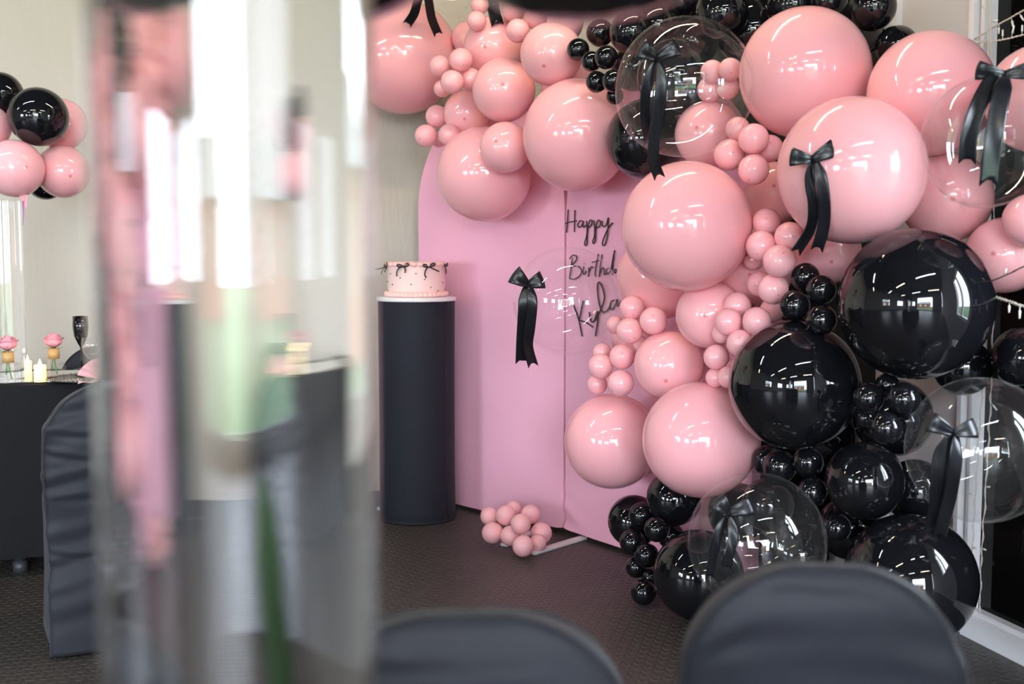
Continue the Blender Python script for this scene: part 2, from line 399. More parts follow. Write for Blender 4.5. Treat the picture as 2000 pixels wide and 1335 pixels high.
# handwriting on the second panel
def Z7(pts): return [(1080+x/4.606, 390+y/4.606) for x, y in pts]
words = {
 'Happy': [[(135, 85), (130, 180), (122, 295)], [(196, 92), (193, 190), (190, 290)], [(108, 214), (150, 200), (215, 188)],
   [(272, 196), (245, 188), (222, 220), (232, 247), (258, 230), (272, 196), (268, 232), (280, 246), (296, 225)],
   [(300, 188), (306, 260), (300, 330), (284, 385), (290, 411), (304, 392), (307, 320), (314, 240), (332, 185), (350, 192), (345, 226), (318, 250)],
   [(366, 184), (374, 260), (371, 330), (356, 372), (364, 392), (378, 368), (381, 300), (388, 230), (406, 184), (425, 196), (418, 236), (390, 253)],
   [(440, 190), (443, 230), (462, 242), (482, 215), (496, 162), (494, 230), (487, 330), (466, 400), (448, 411), (444, 380), (470, 310), (500, 250), (536, 205)]],
 'Birthday': [[(172, 525), (162, 610), (150, 690)], [(147, 532), (175, 500), (207, 504), (207, 545), (168, 592), (228, 600), (256, 638), (242, 680), (192, 712), (150, 706), (154, 680)],
   [(276, 598), (269, 655), (284, 668), (300, 640)], [(279, 574), (283, 578)], [(320, 608), (322, 650), (318, 692)], [(322, 650), (345, 602), (366, 612)],
   [(408, 486), (388, 580), (377, 670), (390, 690)], [(350, 562), (420, 545)], [(441, 490), (424, 590), (415, 695)], [(418, 670), (436, 620), (455, 612), (458, 650), (462, 672), (478, 660)],
   [(512, 615), (488, 618), (478, 650), (496, 664), (520, 625), (543, 500), (554, 455), (546, 500), (534, 600), (536, 680)], [(572, 622), (556, 630), (552, 655), (566, 652), (580, 625)]],
 'Kyla': [[(184, 945), (230, 1075), (260, 1228)], [(271, 905), (236, 1078)], [(236, 1082), (300, 1105), (362, 1147)],
   [(325, 1010), (340, 1088), (368, 1090), (398, 1005)], [(402, 1000), (402, 1080), (392, 1160), (380, 1225)],
   [(376, 1085), (430, 985), (462, 880), (440, 780), (412, 742), (398, 790), (412, 920), (445, 1005), (482, 1000), (510, 960)],
   [(556, 900), (524, 915), (512, 965), (535, 985), (566, 930), (578, 898), (575, 950), (588, 952), (612, 908)]]}
for wname, strokes in words.items():
    vs, fs = [], []
    half = .0036 if wname == 'Kyla' else .0027
    for s in strokes:
        pts = sample([at_plane(x, y, Q1+n2*.0045, n2) for x, y in Z7(s)], max(4, len(s)*7)); nrm = n2
        for i, p in enumerate(pts):
            t = (pts[min(i+1, len(pts)-1)]-pts[max(i-1, 0)]); t.normalize(); q = t.cross(nrm)
            pr = half*(.75+.45*abs(t.z))
            vs += [p+q*pr, p-q*pr, p+q*pr-nrm*.0015, p-q*pr-nrm*.0015]
            if i:
                n = len(vs)-8; fs += [(n, n+1, n+5, n+4), (n, n+4, n+6, n+2), (n+1, n+3, n+7, n+5)]
    o = link('lettering', mesh('lettering', vs, fs), 'lettering', None, False); o.parent = pan2; o.matrix_parent_inverse = pan2.matrix_world.inverted()
    o['label'] = 'black handwritten lettering on the pink panel'

# ================================================================== PEDESTAL AND CAKE
pc = at_z(816, 1009, 0); PX, PY = pc.x, pc.y
PH = 1.036; PR = .181
ped = empty('cake_pedestal', (PX, PY, 0), 'tall round black fabric-covered pedestal carrying the pink cake', 'pedestal')
vs, fs = [], []; SEG, NZ = 96, 60
for j in range(NZ+1):
    z = PH*j/NZ
    for k in range(SEG):
        a = 2*math.pi*k/SEG
        rr = PR*(1-.012*math.sin(math.pi*z/PH))+.0012*noise.noise(Vector((math.cos(a)*4, math.sin(a)*4, z*1.2)))
        if z < .02: rr -= .004
        zz = z if j else .004+.003*math.sin(3*a+1)
        vs.append((rr*math.cos(a), rr*math.sin(a), zz))
for j in range(NZ):
    for k in range(SEG): k2 = (k+1) % SEG; fs.append((j*SEG+k, j*SEG+k2, (j+1)*SEG+k2, (j+1)*SEG+k))
fs.append(tuple(range(NZ*SEG, NZ*SEG+SEG))); fs.append(tuple(reversed(range(SEG))))
link('fabric_cover', mesh('cover', vs, fs), 'black_stretch', ped).modifiers.new('es', 'EDGE_SPLIT').split_angle = math.radians(50)
tube('seam', [(PR*1.0*math.cos(a0), PR*1.0*math.sin(a0), z) for a0, z in ((-.62, .02), (-.66, .35), (-.64, .7), (-.60, 1.03))], .0012, 'seam', ped, 6)
tube('hem', [(PR*.999*math.cos(2*math.pi*k/48), PR*.999*math.sin(2*math.pi*k/48), .008) for k in range(48)], .003, 'seam', ped, 6, True)
bd = lathe('cake_board', [(PR*1.03, 0), (PR*1.035, .004), (PR*1.035, .014), (PR*1.03, .018)], 'board_white', None, 72); bd.location = (PX, PY, PH+.001)
tag(bd, 'round white cake board on top of the black pedestal', 'cake board')
CZ = PH+.020; CR = .135; CHT = .150
ck = empty('birthday_cake', (PX, PY, CZ), 'round pale pink cake with black bows and piped edges', 'cake')
prof = [(CR*.98, 0), (CR, .005)]+[(CR*(1+.004*math.sin(k*1.7)), .005+(CHT-.012)*k/16) for k in range(1, 17)]+[(CR*.975, CHT), (CR*.5, CHT+.001)]
lathe('tier', prof, 'icing', ck, 80)
def bead_ring(name, R, z, n, r, sq):
    g = bpy.data.meshes.new(name); bm = bmesh.new(); bmesh.ops.create_icosphere(bm, subdivisions=2, radius=1)
    for v in bm.verts: v.co = Vector((v.co.x*r, v.co.y*r*1.15, v.co.z*r*sq))
    bm.to_mesh(g); bm.free()
    for k in range(n):
        a = 2*math.pi*(k+.5)/n; o = link('icing_bead', g, 'icing_bead', ck); o.location = (R*math.cos(a), R*math.sin(a), z); o.rotation_euler = (0, .15*math.sin(k*2.1), a)
bead_ring('top_piping', CR*.97, CHT+.001, 26, .0165, .80)
bead_ring('base_piping', CR*1.03, .013, 40, .0135, 1.0)
pm = bpy.data.meshes.new('sugar_pearl'); bm = bmesh.new(); bmesh.ops.create_icosphere(bm, subdivisions=1, radius=.0036); bm.to_mesh(pm); bm.free()
rp = random.Random(3)
camdir = math.atan2(-PY, -PX)
seen = [(410, 460), (570, 525), (825, 455), (967, 545), (442, 632), (742, 625), (1062, 672), (1258, 605), (533, 755), (893, 770), (1182, 732), (358, 588), (348, 735), (1298, 718)]
for x, y in seen:
    xn = max(-.985, min(.985, (x-828)/478)); a = camdir+math.asin(xn); z = (830-y)/8.345/2250*5.5*1.0
    o = link('sugar_pearl', pm, 'pearl', ck); o.location = ((CR+.001)*math.cos(a), (CR+.001)*math.sin(a), z)
for k in range(12):
    a = camdir+math.pi*(.6+.8*rp.random()); o = link('sugar_pearl', pm, 'pearl', ck); o.location = ((CR+.001)*math.cos(a), (CR+.001)*math.sin(a), .03+.09*rp.random())
def small_bow(a, tilt, tails):
    c = Vector(((CR+.006)*math.cos(a), (CR+.006)*math.sin(a), CHT-.008)); tx = Vector((-math.sin(a), math.cos(a), 0)); nn = Vector((math.cos(a), math.sin(a), 0))
    def P(u, v, dn=0): u, v = u*math.cos(tilt)-v*math.sin(tilt), u*math.sin(tilt)+v*math.cos(tilt); return c+tx*u+EZ*v+nn*dn
    vs, fs = [], []
    def strip(path, wds):
        pts = sample(path, 12)
        n0 = len(vs)
        for i, p in enumerate(pts):
            t = (pts[min(i+1, 11)]-pts[max(i-1, 0)]).normalized(); q = t.cross(nn); wv = wds[0]+(wds[1]-wds[0])*i/11
            vs.extend([p+q*wv+nn*.0012, p-q*wv+nn*.0012, p+q*wv-nn*.0008, p-q*wv-nn*.0008])
            if i:
                n = n0+4*(i-1); fs.extend([(n, n+1, n+5, n+4), (n+2, n+6, n+7, n+3), (n, n+4, n+6, n+2), (n+1, n+3, n+7, n+5)])
    for sgn in (1, -1):
        strip([P(0, 0), P(.012*sgn, .009, .004), P(.026*sgn, .012, .006), P(.028*sgn, .004, .006), P(.012*sgn, .000, .004), P(0, 0)], (.0036, .0036))
    for t in tails: strip([P(*q) for q in t], (.0034, .0030))
    o = link('bow', mesh('bow', vs, fs), 'cake_ribbon', ck); o['label'] = 'tiny black ribbon bow'
A = camdir
small_bow(A-1.30, .25, [[(0, 0), (-.02, -.004, .02), (-.045, -.004, .045)], [(0, 0), (-.012, -.018, .02), (-.018, -.034, .025)]])
small_bow(A-.42, .1, [[(0, 0), (-.020, -.004, .004), (-.033, -.020, .006), (-.035, -.042, .008)], [(0, 0), (.009, -.012, .004), (.006, -.030, .004)]])
small_bow(A+.42, .1, [[(0, 0), (-.018, -.014, .004), (-.026, -.036, .006), (-.020, -.050, .006)], [(0, 0), (.022, -.014, .006), (.046, -.028, .010)]])
small_bow(A+1.25, .05, [[(0, 0), (-.012, -.014, .006), (-.028, -.036, .012)], [(0, 0), (.008, -.016, .004), (.010, -.034, .004)]])
for dA in (2.1, 2.9, 3.8, 4.3): small_bow(A+dA, .1, [[(0, 0), (-.015, -.012, .005), (-.02, -.035, .006)], [(0, 0), (.015, -.012, .005), (.03, -.03, .006)]])

# ================================================================== BALLOONS
def balloon_mesh(name, seg=48, rings=36, pear=.05):
    """unit balloon, crown at +Z, neck at -Z"""
    vs, fs = [(0, 0, 1)], []
    for i in range(1, rings):
        th = math.pi*i/rings; z = math.cos(th); r = math.sin(th)
        k = max(0, -z); r *= 1-pear*k**3; z = z-(.07*k**6)
        for j in range(seg): a = 2*math.pi*j/seg; vs.append((r*math.cos(a), r*math.sin(a), z))
    vs.append((0, 0, -1.07))
    for j in range(seg): fs.append((0, 1+j, 1+(j+1) % seg))
    for i in range(rings-2):
        for j in range(seg): a = 1+i*seg; fs.append((a+j, a+seg+j, a+seg+(j+1) % seg, a+(j+1) % seg))
    n = len(vs)-1; a = 1+(rings-2)*seg
    for j in range(seg): fs.append((a+(j+1) % seg, a+j, n))
    me = mesh(name, vs, fs)
    for p in me.polygons: p.use_smooth = True
    return me
def neck_mesh(name):
    vs, fs = [], []; seg = 12
    for r, z in ((.05, -1.03), (.035, -1.09), (.055, -1.12), (.035, -1.15), (.075, -1.22), (.06, -1.22)):
        for j in range(seg): a = 2*math.pi*j/seg; vs.append((r*math.cos(a), r*math.sin(a), z))
    for i in range(5):
        for j in range(seg): fs.append((i*seg+j, (i+1)*seg+j, (i+1)*seg+(j+1) % seg, i*seg+(j+1) % seg))
    return mesh(name, vs, fs)
BM, NM = {}, {}
for c, m in (('P', 'pink'), ('Q', 'pink_big'), ('K', 'black'), ('M', 'pink_matte'), ('C', 'clear_film')):
    BM[c] = balloon_mesh('balloon_'+m, 56 if c != 'M' else 32, 40 if c != 'M' else 24, .05 if c != 'C' else .0); BM[c].materials.append(MATS[m])
    NM[c] = neck_mesh('neck_'+m); NM[c].materials.append(MATS[m])

G1 = 'small pink balloons of the garland'; G2 = 'small black balloons of the garland'
B = []   # (px, py, radius px, depth, colour, label, group)
def base_t(px):
    u = (px-CX)/F; return 5.318/(1+1.0816*u)
def bl(px, py, r, off, c, label, group=None, sy=1.0, t=None):
    B.append(dict(px=px, py=py, r=r, t=(t if t else base_t(px)-off), c=c, label=label, group=group, sy=sy))
def cluster(c, where, items, off, group):
    for px, py, r, d, pos in items:
        bl(px, py, r, off+d, c, 'small %s balloon, %s in the cluster %s' % ({'P': 'pink', 'K': 'black', 'M': 'pale pink'}[c], pos, where), group)
GP, GK, GC = 'pink balloons of the garland', 'black balloons of the garland', 'clear bubble balloons'
# --- left arm of the garland
bl(787, 112, 109, .30, 'P', 'huge pink balloon at the far left end of the garland', GP)
bl(914, 74, 32, .05, 'P', 'pink balloon peeping out between the two upper left balloons', GP)
bl(966, 92, 60, .34, 'P', 'medium pink balloon at top with a black ribbon tail over it', GP)
cluster('P', 'at the top edge of the picture', [(937, 10, 18, 0, 'upper left'), (931, 41, 19, .10, 'lower left'), (1003, 20, 23, -.02, 'middle'), (1011, 60, 23, .12, 'front lowest'), (1046, 34, 23, .0, 'right')], .42, G1)
bl(1077, 106, 61, .34, 'P', 'medium pink balloon beside the upper small black balloons', GP)
bl(984, 176, 62, .48, 'P', 'medium pink balloon in the middle of the left garland arm, glossy and in front', GP)
cluster('P', 'against the huge far left balloon', [(859, 129, 21, .06, 'left'), (900, 117, 23, .08, 'upper right'), (883, 160, 23, .14, 'front'), (864, 173, 17, 0, 'rear lower left'), (918, 154, 22, 0, 'rear right')], .55, G1)
bl(912, 222, 46, .32, 'P', 'medium pink balloon half hidden below the left small cluster', GP)
cluster('P', 'hanging above the top of the arch panel', [(853, 227, 22, .06, 'upper'), (832, 265, 22, .08, 'left'), (877, 263, 21, .1, 'right'), (857, 272, 16, -.03, 'rear')], .42, G1)
bl(987, 288, 50, .44, 'P', 'medium pink balloon resting on the big balloon over the arch', GP)
bl(946, 340, 93, .28, 'P', 'big pink balloon hanging lowest over the left arch panel', GP)
bl(1127, 264, 106, .42, 'P', 'big pink balloon directly above the Happy lettering', GP, 1.03)
bl(1112, 170, 55, .05, 'P', 'pink balloon deep in the gap behind the upper black cluster', GP)
bl(1090, 40, 50, .02, 'P', 'pink balloon at the top hidden behind the blurred black balloon', GP)
# --- upper black group
cluster('K', 'at the top left of the clear balloon', [(1129, 97, 22, .08, 'leftmost'), (1155, 120, 20, .12, 'middle'), (1184, 112, 23, .14, 'upper right'), (1165, 160, 21, .12, 'lower left'), (1198, 158, 22, .14, 'lower right'), (1201, 187, 17, .02, 'lowest')], .50, G2)
bl(1172, 64, 27, .30, 'K', 'dark balloon above the upper small black cluster', GK)
bl(1233, 63, 43, .38, 'K', 'medium black balloon at the upper left rim of the top clear balloon', GK)
bl(1262, 272, 78, .40, 'K', 'big black balloon behind the lower left of the top clear balloon', GK)
bl(1318, 150, 74, .10, 'K', 'big black balloon seen through the top clear balloon', GK)
bl(1330, 0, 62, .02, 'K', 'black balloon above the top clear balloon at the picture edge', GK)
bl(1410, 25, 52, .20, 'K', 'black balloon behind the upper right rim of the top clear balloon', GK)
bl(1466, 62, 66, -.02, 'K', 'dark balloon left of the topmost big pink balloon', GK)
bl(1548, 10, 52, .02, 'K', 'black balloon just above the topmost big pink balloon', GK)
bl(1704, 14, 46, .12, 'K', 'black balloon at the top left of the white post', GK)
bl(1752, 92, 42, .06, 'K', 'black balloon against the white post near the top', GK)
bl(1620, 2, 36, .02, 'K', 'black balloon between the topmost pink balloon and picture edge', GK)
bl(1282, 52, 50, .12, 'K', 'black balloon behind the upper left rim of the top clear balloon', GK)
bl(1240, 132, 46, .12, 'K', 'black balloon between the small black cluster and the top clear balloon', GK)
bl(1358, 82, 46, .05, 'K', 'black balloon behind the top of the uppermost clear balloon', GK)
bl(1478, 100, 50, -.15, 'K', 'black balloon far back right of the top clear balloon', GK)
bl(1660, 60, 60, -.10, 'K', 'black balloon far back right of the topmost pink balloon', GK)
cluster('P', 'seen through the top clear balloon', [(1391, 140, 23, 0, 'left'), (1426, 136, 23, .04, 'upper right'), (1386, 175, 25, .04, 'lower left'), (1422, 172, 22, 0, 'lower right')], .18, G1)
bl(1383, 262, 65, .28, 'P', 'medium pink balloon seen through the bottom of the top clear balloon', GP)
cluster('P', 'right of the top clear balloon', [(1472, 271, 30, .10, 'upper'), (1424, 302, 30, .08, 'left'), (1472, 331, 30, .12, 'lower'), (1503, 290, 27, 0, 'rear right'), (1441, 252, 24, 0, 'rear upper')], .52, G1)
bl(1572, 143, 127, .45, 'P', 'topmost big pink balloon left of the white post', GP)
bl(1663, 333, 143, .66, 'P', 'big pink balloon wearing a black satin bow', GP)
bl(1818, 183, 121, .30, 'P', 'big pink balloon in front of the white post', GP)
bl(1848, 386, 88, .26, 'P', 'big pink balloon right of the bow balloon above the largest black one', GP)
bl(1341, 442, 127, .55, 'P', 'big pink balloon in the centre beside the lettering', GP)
bl(1288, 540, 84, .18, 'P', 'big pink balloon partly hidden below the central one', GP)
bl(1386, 614, 66, .40, 'P', 'medium pink balloon between the two small clusters below centre', GP)
bl(1306, 713, 68, .48, 'P', 'medium pink balloon above the two lowest big pink balloons', GP)
bl(1195, 861, 93, .40, 'P', 'lowest left big pink balloon in front of the panel', GP)
bl(1368, 858, 113, .55, 'P', 'lowest right big pink balloon above the black ones', GP)
bl(1512, 378, 62, .10, 'P', 'shaded pink balloon between the central and bow balloons', GP)
bl(1478, 520, 74, .08, 'P', 'shaded pink balloon behind the right small pink cluster', GP)
bl(1612, 488, 68, .22, 'P', 'pink balloon under the bow balloon above the small black ones', GP)
bl(1420, 560, 60, .05, 'P', 'shaded pink balloon deep behind the medium ones', GP)
bl(1240, 660, 48, .10, 'P', 'pink balloon hidden behind the small cluster by the name', GP)
bl(1480, 660, 60, .05, 'P', 'pink balloon hidden behind the upper left large black one', GP)
bl(1440, 760, 60, .10, 'P', 'pink balloon hidden between lowest pink and black ones', GP)
cluster('P', 'beside the name lettering', [(1234, 601, 24, 0, 'upper'), (1276, 626, 27, .06, 'right'), (1229, 646, 26, .10, 'lower'), (1202, 634, 18, -.06, 'rear left'), (1252, 672, 16, -.06, 'rear bottom')], .50, G1)
cluster('P', 'on top of the lowest left big balloon', [(1215, 696, 25, .06, 'upper right'), (1173, 715, 25, .10, 'left'), (1212, 748, 26, .12, 'lower right'), (1166, 750, 20, .02, 'lower left'), (1176, 688, 19, -.03, 'rear upper')], .46, G1)
cluster('P', 'right of the central big balloon', [(1497, 433, 27, .04, 'top'), (1487, 480, 30, .12, 'upper left'), (1542, 462, 29, .10, 'upper right'), (1522, 510, 32, .14, 'middle'), (1472, 507, 20, 0, 'rear left'), (1484, 554, 25, .02, 'lower left'), (1510, 564, 30, .12, 'lowest'), (1508, 606, 24, .0, 'rear lowest')], .55, G1)
cluster('P', 'left of the second largest black balloon', [(1440, 597, 27, .06, 'top'), (1423, 628, 27, .12, 'middle left'), (1478, 627, 28, .10, 'right'), (1446, 670, 27, .10, 'middle lower'), (1411, 650, 21, 0, 'rear'), (1399, 697, 25, .08, 'lower left'), (1398, 737, 20, .04, 'lowest left'), (1423, 736, 22, .06, 'lowest right')], .58, G1)
# --- black lower right
bl(1787, 593, 148, .62, 'K', 'largest black balloon with bright window reflections', GK)
bl(1551, 751, 127, .68, 'K', 'second largest black balloon left of and below the largest one', GK)
cluster('K', 'between the two largest black balloons', [(1573, 541, 28, .0, 'top'), (1552, 596, 30, .10, 'left'), (1604, 566, 29, .08, 'upper right'), (1604, 624, 30, .06, 'lower right'), (1560, 628, 20, .0, 'rear lower')], .62, G2)
bl(1745, 815, 76, .30, 'K', 'big black balloon behind the small black cluster at right', GK)
cluster('K', 'below the largest black balloon', [(1696, 777, 30, .1, 'left'), (1764, 779, 33, .1, 'right'), (1730, 835, 32, .14, 'lower front'), (1733, 752, 24, 0, 'rear upper'), (1690, 816, 20, .02, 'rear lower left'), (1770, 822, 24, .02, 'rear lower right')], .62, G2)
bl(1689, 938, 76, .56, 'K', 'medium black balloon above the biggest floor balloon', GK)
bl(1788, 958, 62, .32, 'K', 'black balloon behind the ribbon tails of the right clear balloon', GK)
bl(1778, 1130, 127, .52, 'K', 'big black balloon on the floor behind the right front chair', GK)
bl(1880, 716, 56, .22, 'K', 'black balloon under the right side of the largest one', GK)
cluster('K', 'above the lowest clear balloon', [(1523, 910, 33, .10, 'left'), (1578, 902, 30, .08, 'upper right'), (1586, 960, 30, .10, 'lower right'), (1634, 1030, 28, .06, 'lowest'), (1499, 898, 30, -.04, 'rear')], .52, G2)
bl(1620, 850, 60, .25, 'K', 'black balloon hidden under the second largest one', GK)
bl(1238, 1017, 51, .30, 'K', 'medium black balloon at the bottom left of the garland', GK)
bl(1316, 973, 54, .40, 'K', 'medium black balloon right under the lowest pink pair', GK)
bl(1364, 1122, 88, .42, 'K', 'big black balloon on the floor behind the lowest clear balloon', GK)
bl(1440, 1000, 58, .28, 'K', 'black balloon seen through the lowest clear balloon', GK)
bl(1560, 1080, 70, .25, 'K', 'black balloon on the floor behind the lowest clear balloon, right side', GK)
bl(1500, 985, 52, .22, 'K', 'black balloon behind the top of the lowest clear balloon', GK)
bl(1660, 1030, 62, .25, 'K', 'black balloon behind the floor balloon at right', GK)
bl(1310, 1046, 26, .3, 'K', 'small black balloon in the gap at the bottom left', G2)
cluster('K', 'running down to the floor', [(1254, 1006, 26, .10, 'topmost'), (1283, 1033, 25, .12, 'second right'), (1235, 1058, 25, .10, 'second left'), (1263, 1084, 24, .14, 'middle'), (1243, 1107, 21, .08, 'lower left'), (1272, 1128, 19, .06, 'lower right'), (1257, 1156, 25, .10, 'lowest')], .42, G2)
# --- beyond the post
bl(2035, 192, 106, .40, 'P', 'pink balloon cut off by the right edge near the top', GP)
bl(2012, 430, 52, .32, 'P', 'pink balloon at the right edge below the right clear balloon', GP)
bl(1962, 498, 74, .12, 'P', 'pink balloon behind the hanging fairy light wires', GP)
bl(2002, 698, 62, .30, 'K', 'black balloon at the right edge above the right clear balloon', GK)
# --- clear ones
bl(1338, 170, 135, .86, 'C', 'clear bubble balloon with a black bow at the top of the garland', GC)
bl(1931, 275, 127, .66, 'C', 'clear bubble balloon with long black ribbon at the right edge', GC)
bl(1108, 588, 106, .55, 'C', 'clear bubble balloon with a black bow in front of the lettering', GC)
bl(1478, 1056, 134, .86, 'C', 'clear bubble balloon with a bow at the bottom by the chair', GC)
bl(1915, 878, 142, .60, 'C', 'clear bubble balloon with a black bow beside the white post low down', GC)
bl(884, -22, 54, .45, 'C', 'clear bubble balloon mostly above the picture at top left', GC)
# --- floor weight cluster
for px, py, r, t, pos in [(956, 1008, 18, 5.06, 'upper left one'), (988, 1006, 20, 4.98, 'upper middle one'), (962, 1040, 21, 4.93, 'lower left one'), (997, 1046, 20, 4.92, 'lower middle one'), (1017, 1023, 20, 4.86, 'front upper one'),
                          (1036, 1004, 19, 4.98, 'upper right one'), (1057, 1040, 21, 4.92, 'right one'), (1022, 1066, 21, 4.82, 'front lowest one'), (1002, 993, 16, 5.06, 'rear top one'), (1050, 1060, 17, 4.95, 'rear lower right one')]:
    bl(px, py, r, 0, 'M', 'small matte pink balloon, %s of the pile on the floor' % pos, 'matte pink balloons on the floor', t=t)
# --- table centrepiece at left
for px, py, r, t, c, lb in [(75, 228, 57, 4.52, 'K', 'black balloon in front of the table centrepiece at left'), (0, 186, 45, 4.62, 'K', 'upper black balloon of the left table centrepiece'), (-22, 247, 42, 4.55, 'P', 'pink balloon of the left centrepiece at the picture edge'),
                            (28, 329, 56, 4.55, 'P', 'lower left pink balloon of the left table centrepiece'), (123, 335, 51, 4.58, 'P', 'lower right pink balloon of the left table centrepiece'), (119, 243, 50, 4.74, 'P', 'rear right pink balloon of the left table centrepiece'), (89, 352, 38, 4.78, 'K', 'black balloon under the left table centrepiece')]:
    bl(px, py, r, 0, c, lb, 'balloons of the left table centrepiece', t=t)
# --- solve depth along each sight line so that the balloons press against each other without merging
TOL = .985
def bpos(b): return at(b['px'], b['py'], b['t'])
def bR(b): return b['r']*b['t']/F
N = len(B)
for b in B: b['t0'] = b['t']
for it in range(260):
    P = [bpos(b) for b in B]; Rr = [bR(b) for b in B]; mv = [0.0]*N
    for i in range(N):
        for j in range(i+1, N):
            need = (Rr[i]+Rr[j])*TOL; dv = P[i]-P[j]
            if abs(dv.x) > need or abs(dv.z) > need or abs(dv.y) > need: continue
            d = dv.length
            if d < need:
                pen = need-d
                dep = abs(B[i]['t']-B[j]['t'])
                lat2 = max(d*d-dep*dep, 0); want = math.sqrt(max(need*need-lat2, 0))-dep
                a, c = (i, j) if B[i]['t'] < B[j]['t'] or (B[i]['t'] == B[j]['t'] and i < j) else (j, i)
                wa = Rr[c]**2/(Rr[a]**2+Rr[c]**2)
                mv[a] -= .30*want*wa; mv[c] += .30*want*(1-wa)
    for k, b in enumerate(B):
        b['t'] += max(-.04, min(.04, mv[k]))+.004*(b['t0']-b['t'])
        for _ in range(12):
            p = bpos(b); R = bR(b)
            bad = p.z < R*.995+.003 or p.dot(E1) > A_R-.05-R or p.dot(E2) > B_B-.02-R
            for q, n, d, W in ((Q0, n1, d1, W1), (Q1, n2, d2, W2)):
                if -.05 < (p-q).dot(d) < W+.05 and p.z < 2.0 and (p-q).dot(n) < R*.97+.012: bad = True
            if not bad: break
            b['t'] *= .997
left = 0
P = [bpos(b) for b in B]; Rr = [bR(b) for b in B]
for i in range(N):
    for j in range(i+1, N):
        pen = (Rr[i]+Rr[j])-(P[i]-P[j]).length
        if pen > .12*min(Rr[i], Rr[j]): left += 1; print('PEN %.3f' % pen, '%.2f' % (pen/min(Rr[i], Rr[j])), B[i]['label'], '|', B[j]['label'])
print('BALLOONS', N, 'overlaps left', left)
rb = random.Random(11)
def make_balloon(p, R, c, label, group, sy=1.0, aim=None, jit=.45):
    if c == 'P' and R > .15: c = 'Q'
    name = {'P': 'pink_balloon', 'Q': 'pink_balloon', 'K': 'black_balloon', 'M': 'pink_balloon', 'C': 'clear_balloon'}[c]
    o = bpy.data.objects.new(name, BM[c]); COL.objects.link(o)
    crown = (CAM-p).normalized() if aim is None else aim
    crown = (crown+Vector((rb.uniform(-1, 1), rb.uniform(-1, 1)*.3, rb.uniform(-1, .6)))*jit).normalized()
    q = crown.to_track_quat('Z', 'Y'); o.rotation_mode = 'QUATERNION'; o.rotation_quaternion = q
    o.location = p; o.scale = (R*1.0, R*sy, R)
    tag(o, label, 'balloon', group)
    k = bpy.data.objects.new('knot', NM[c]); COL.objects.link(k); k.parent = o
    return o
for b in B:
    aim = None
    if b['c'] == 'C': aim = (Vector((.1, -.5, .8))).normalized()
    make_balloon(bpos(b), bR(b), b['c'], b['label'], b['group'], b['sy'], aim, .9 if b['r'] < 35 else .5)

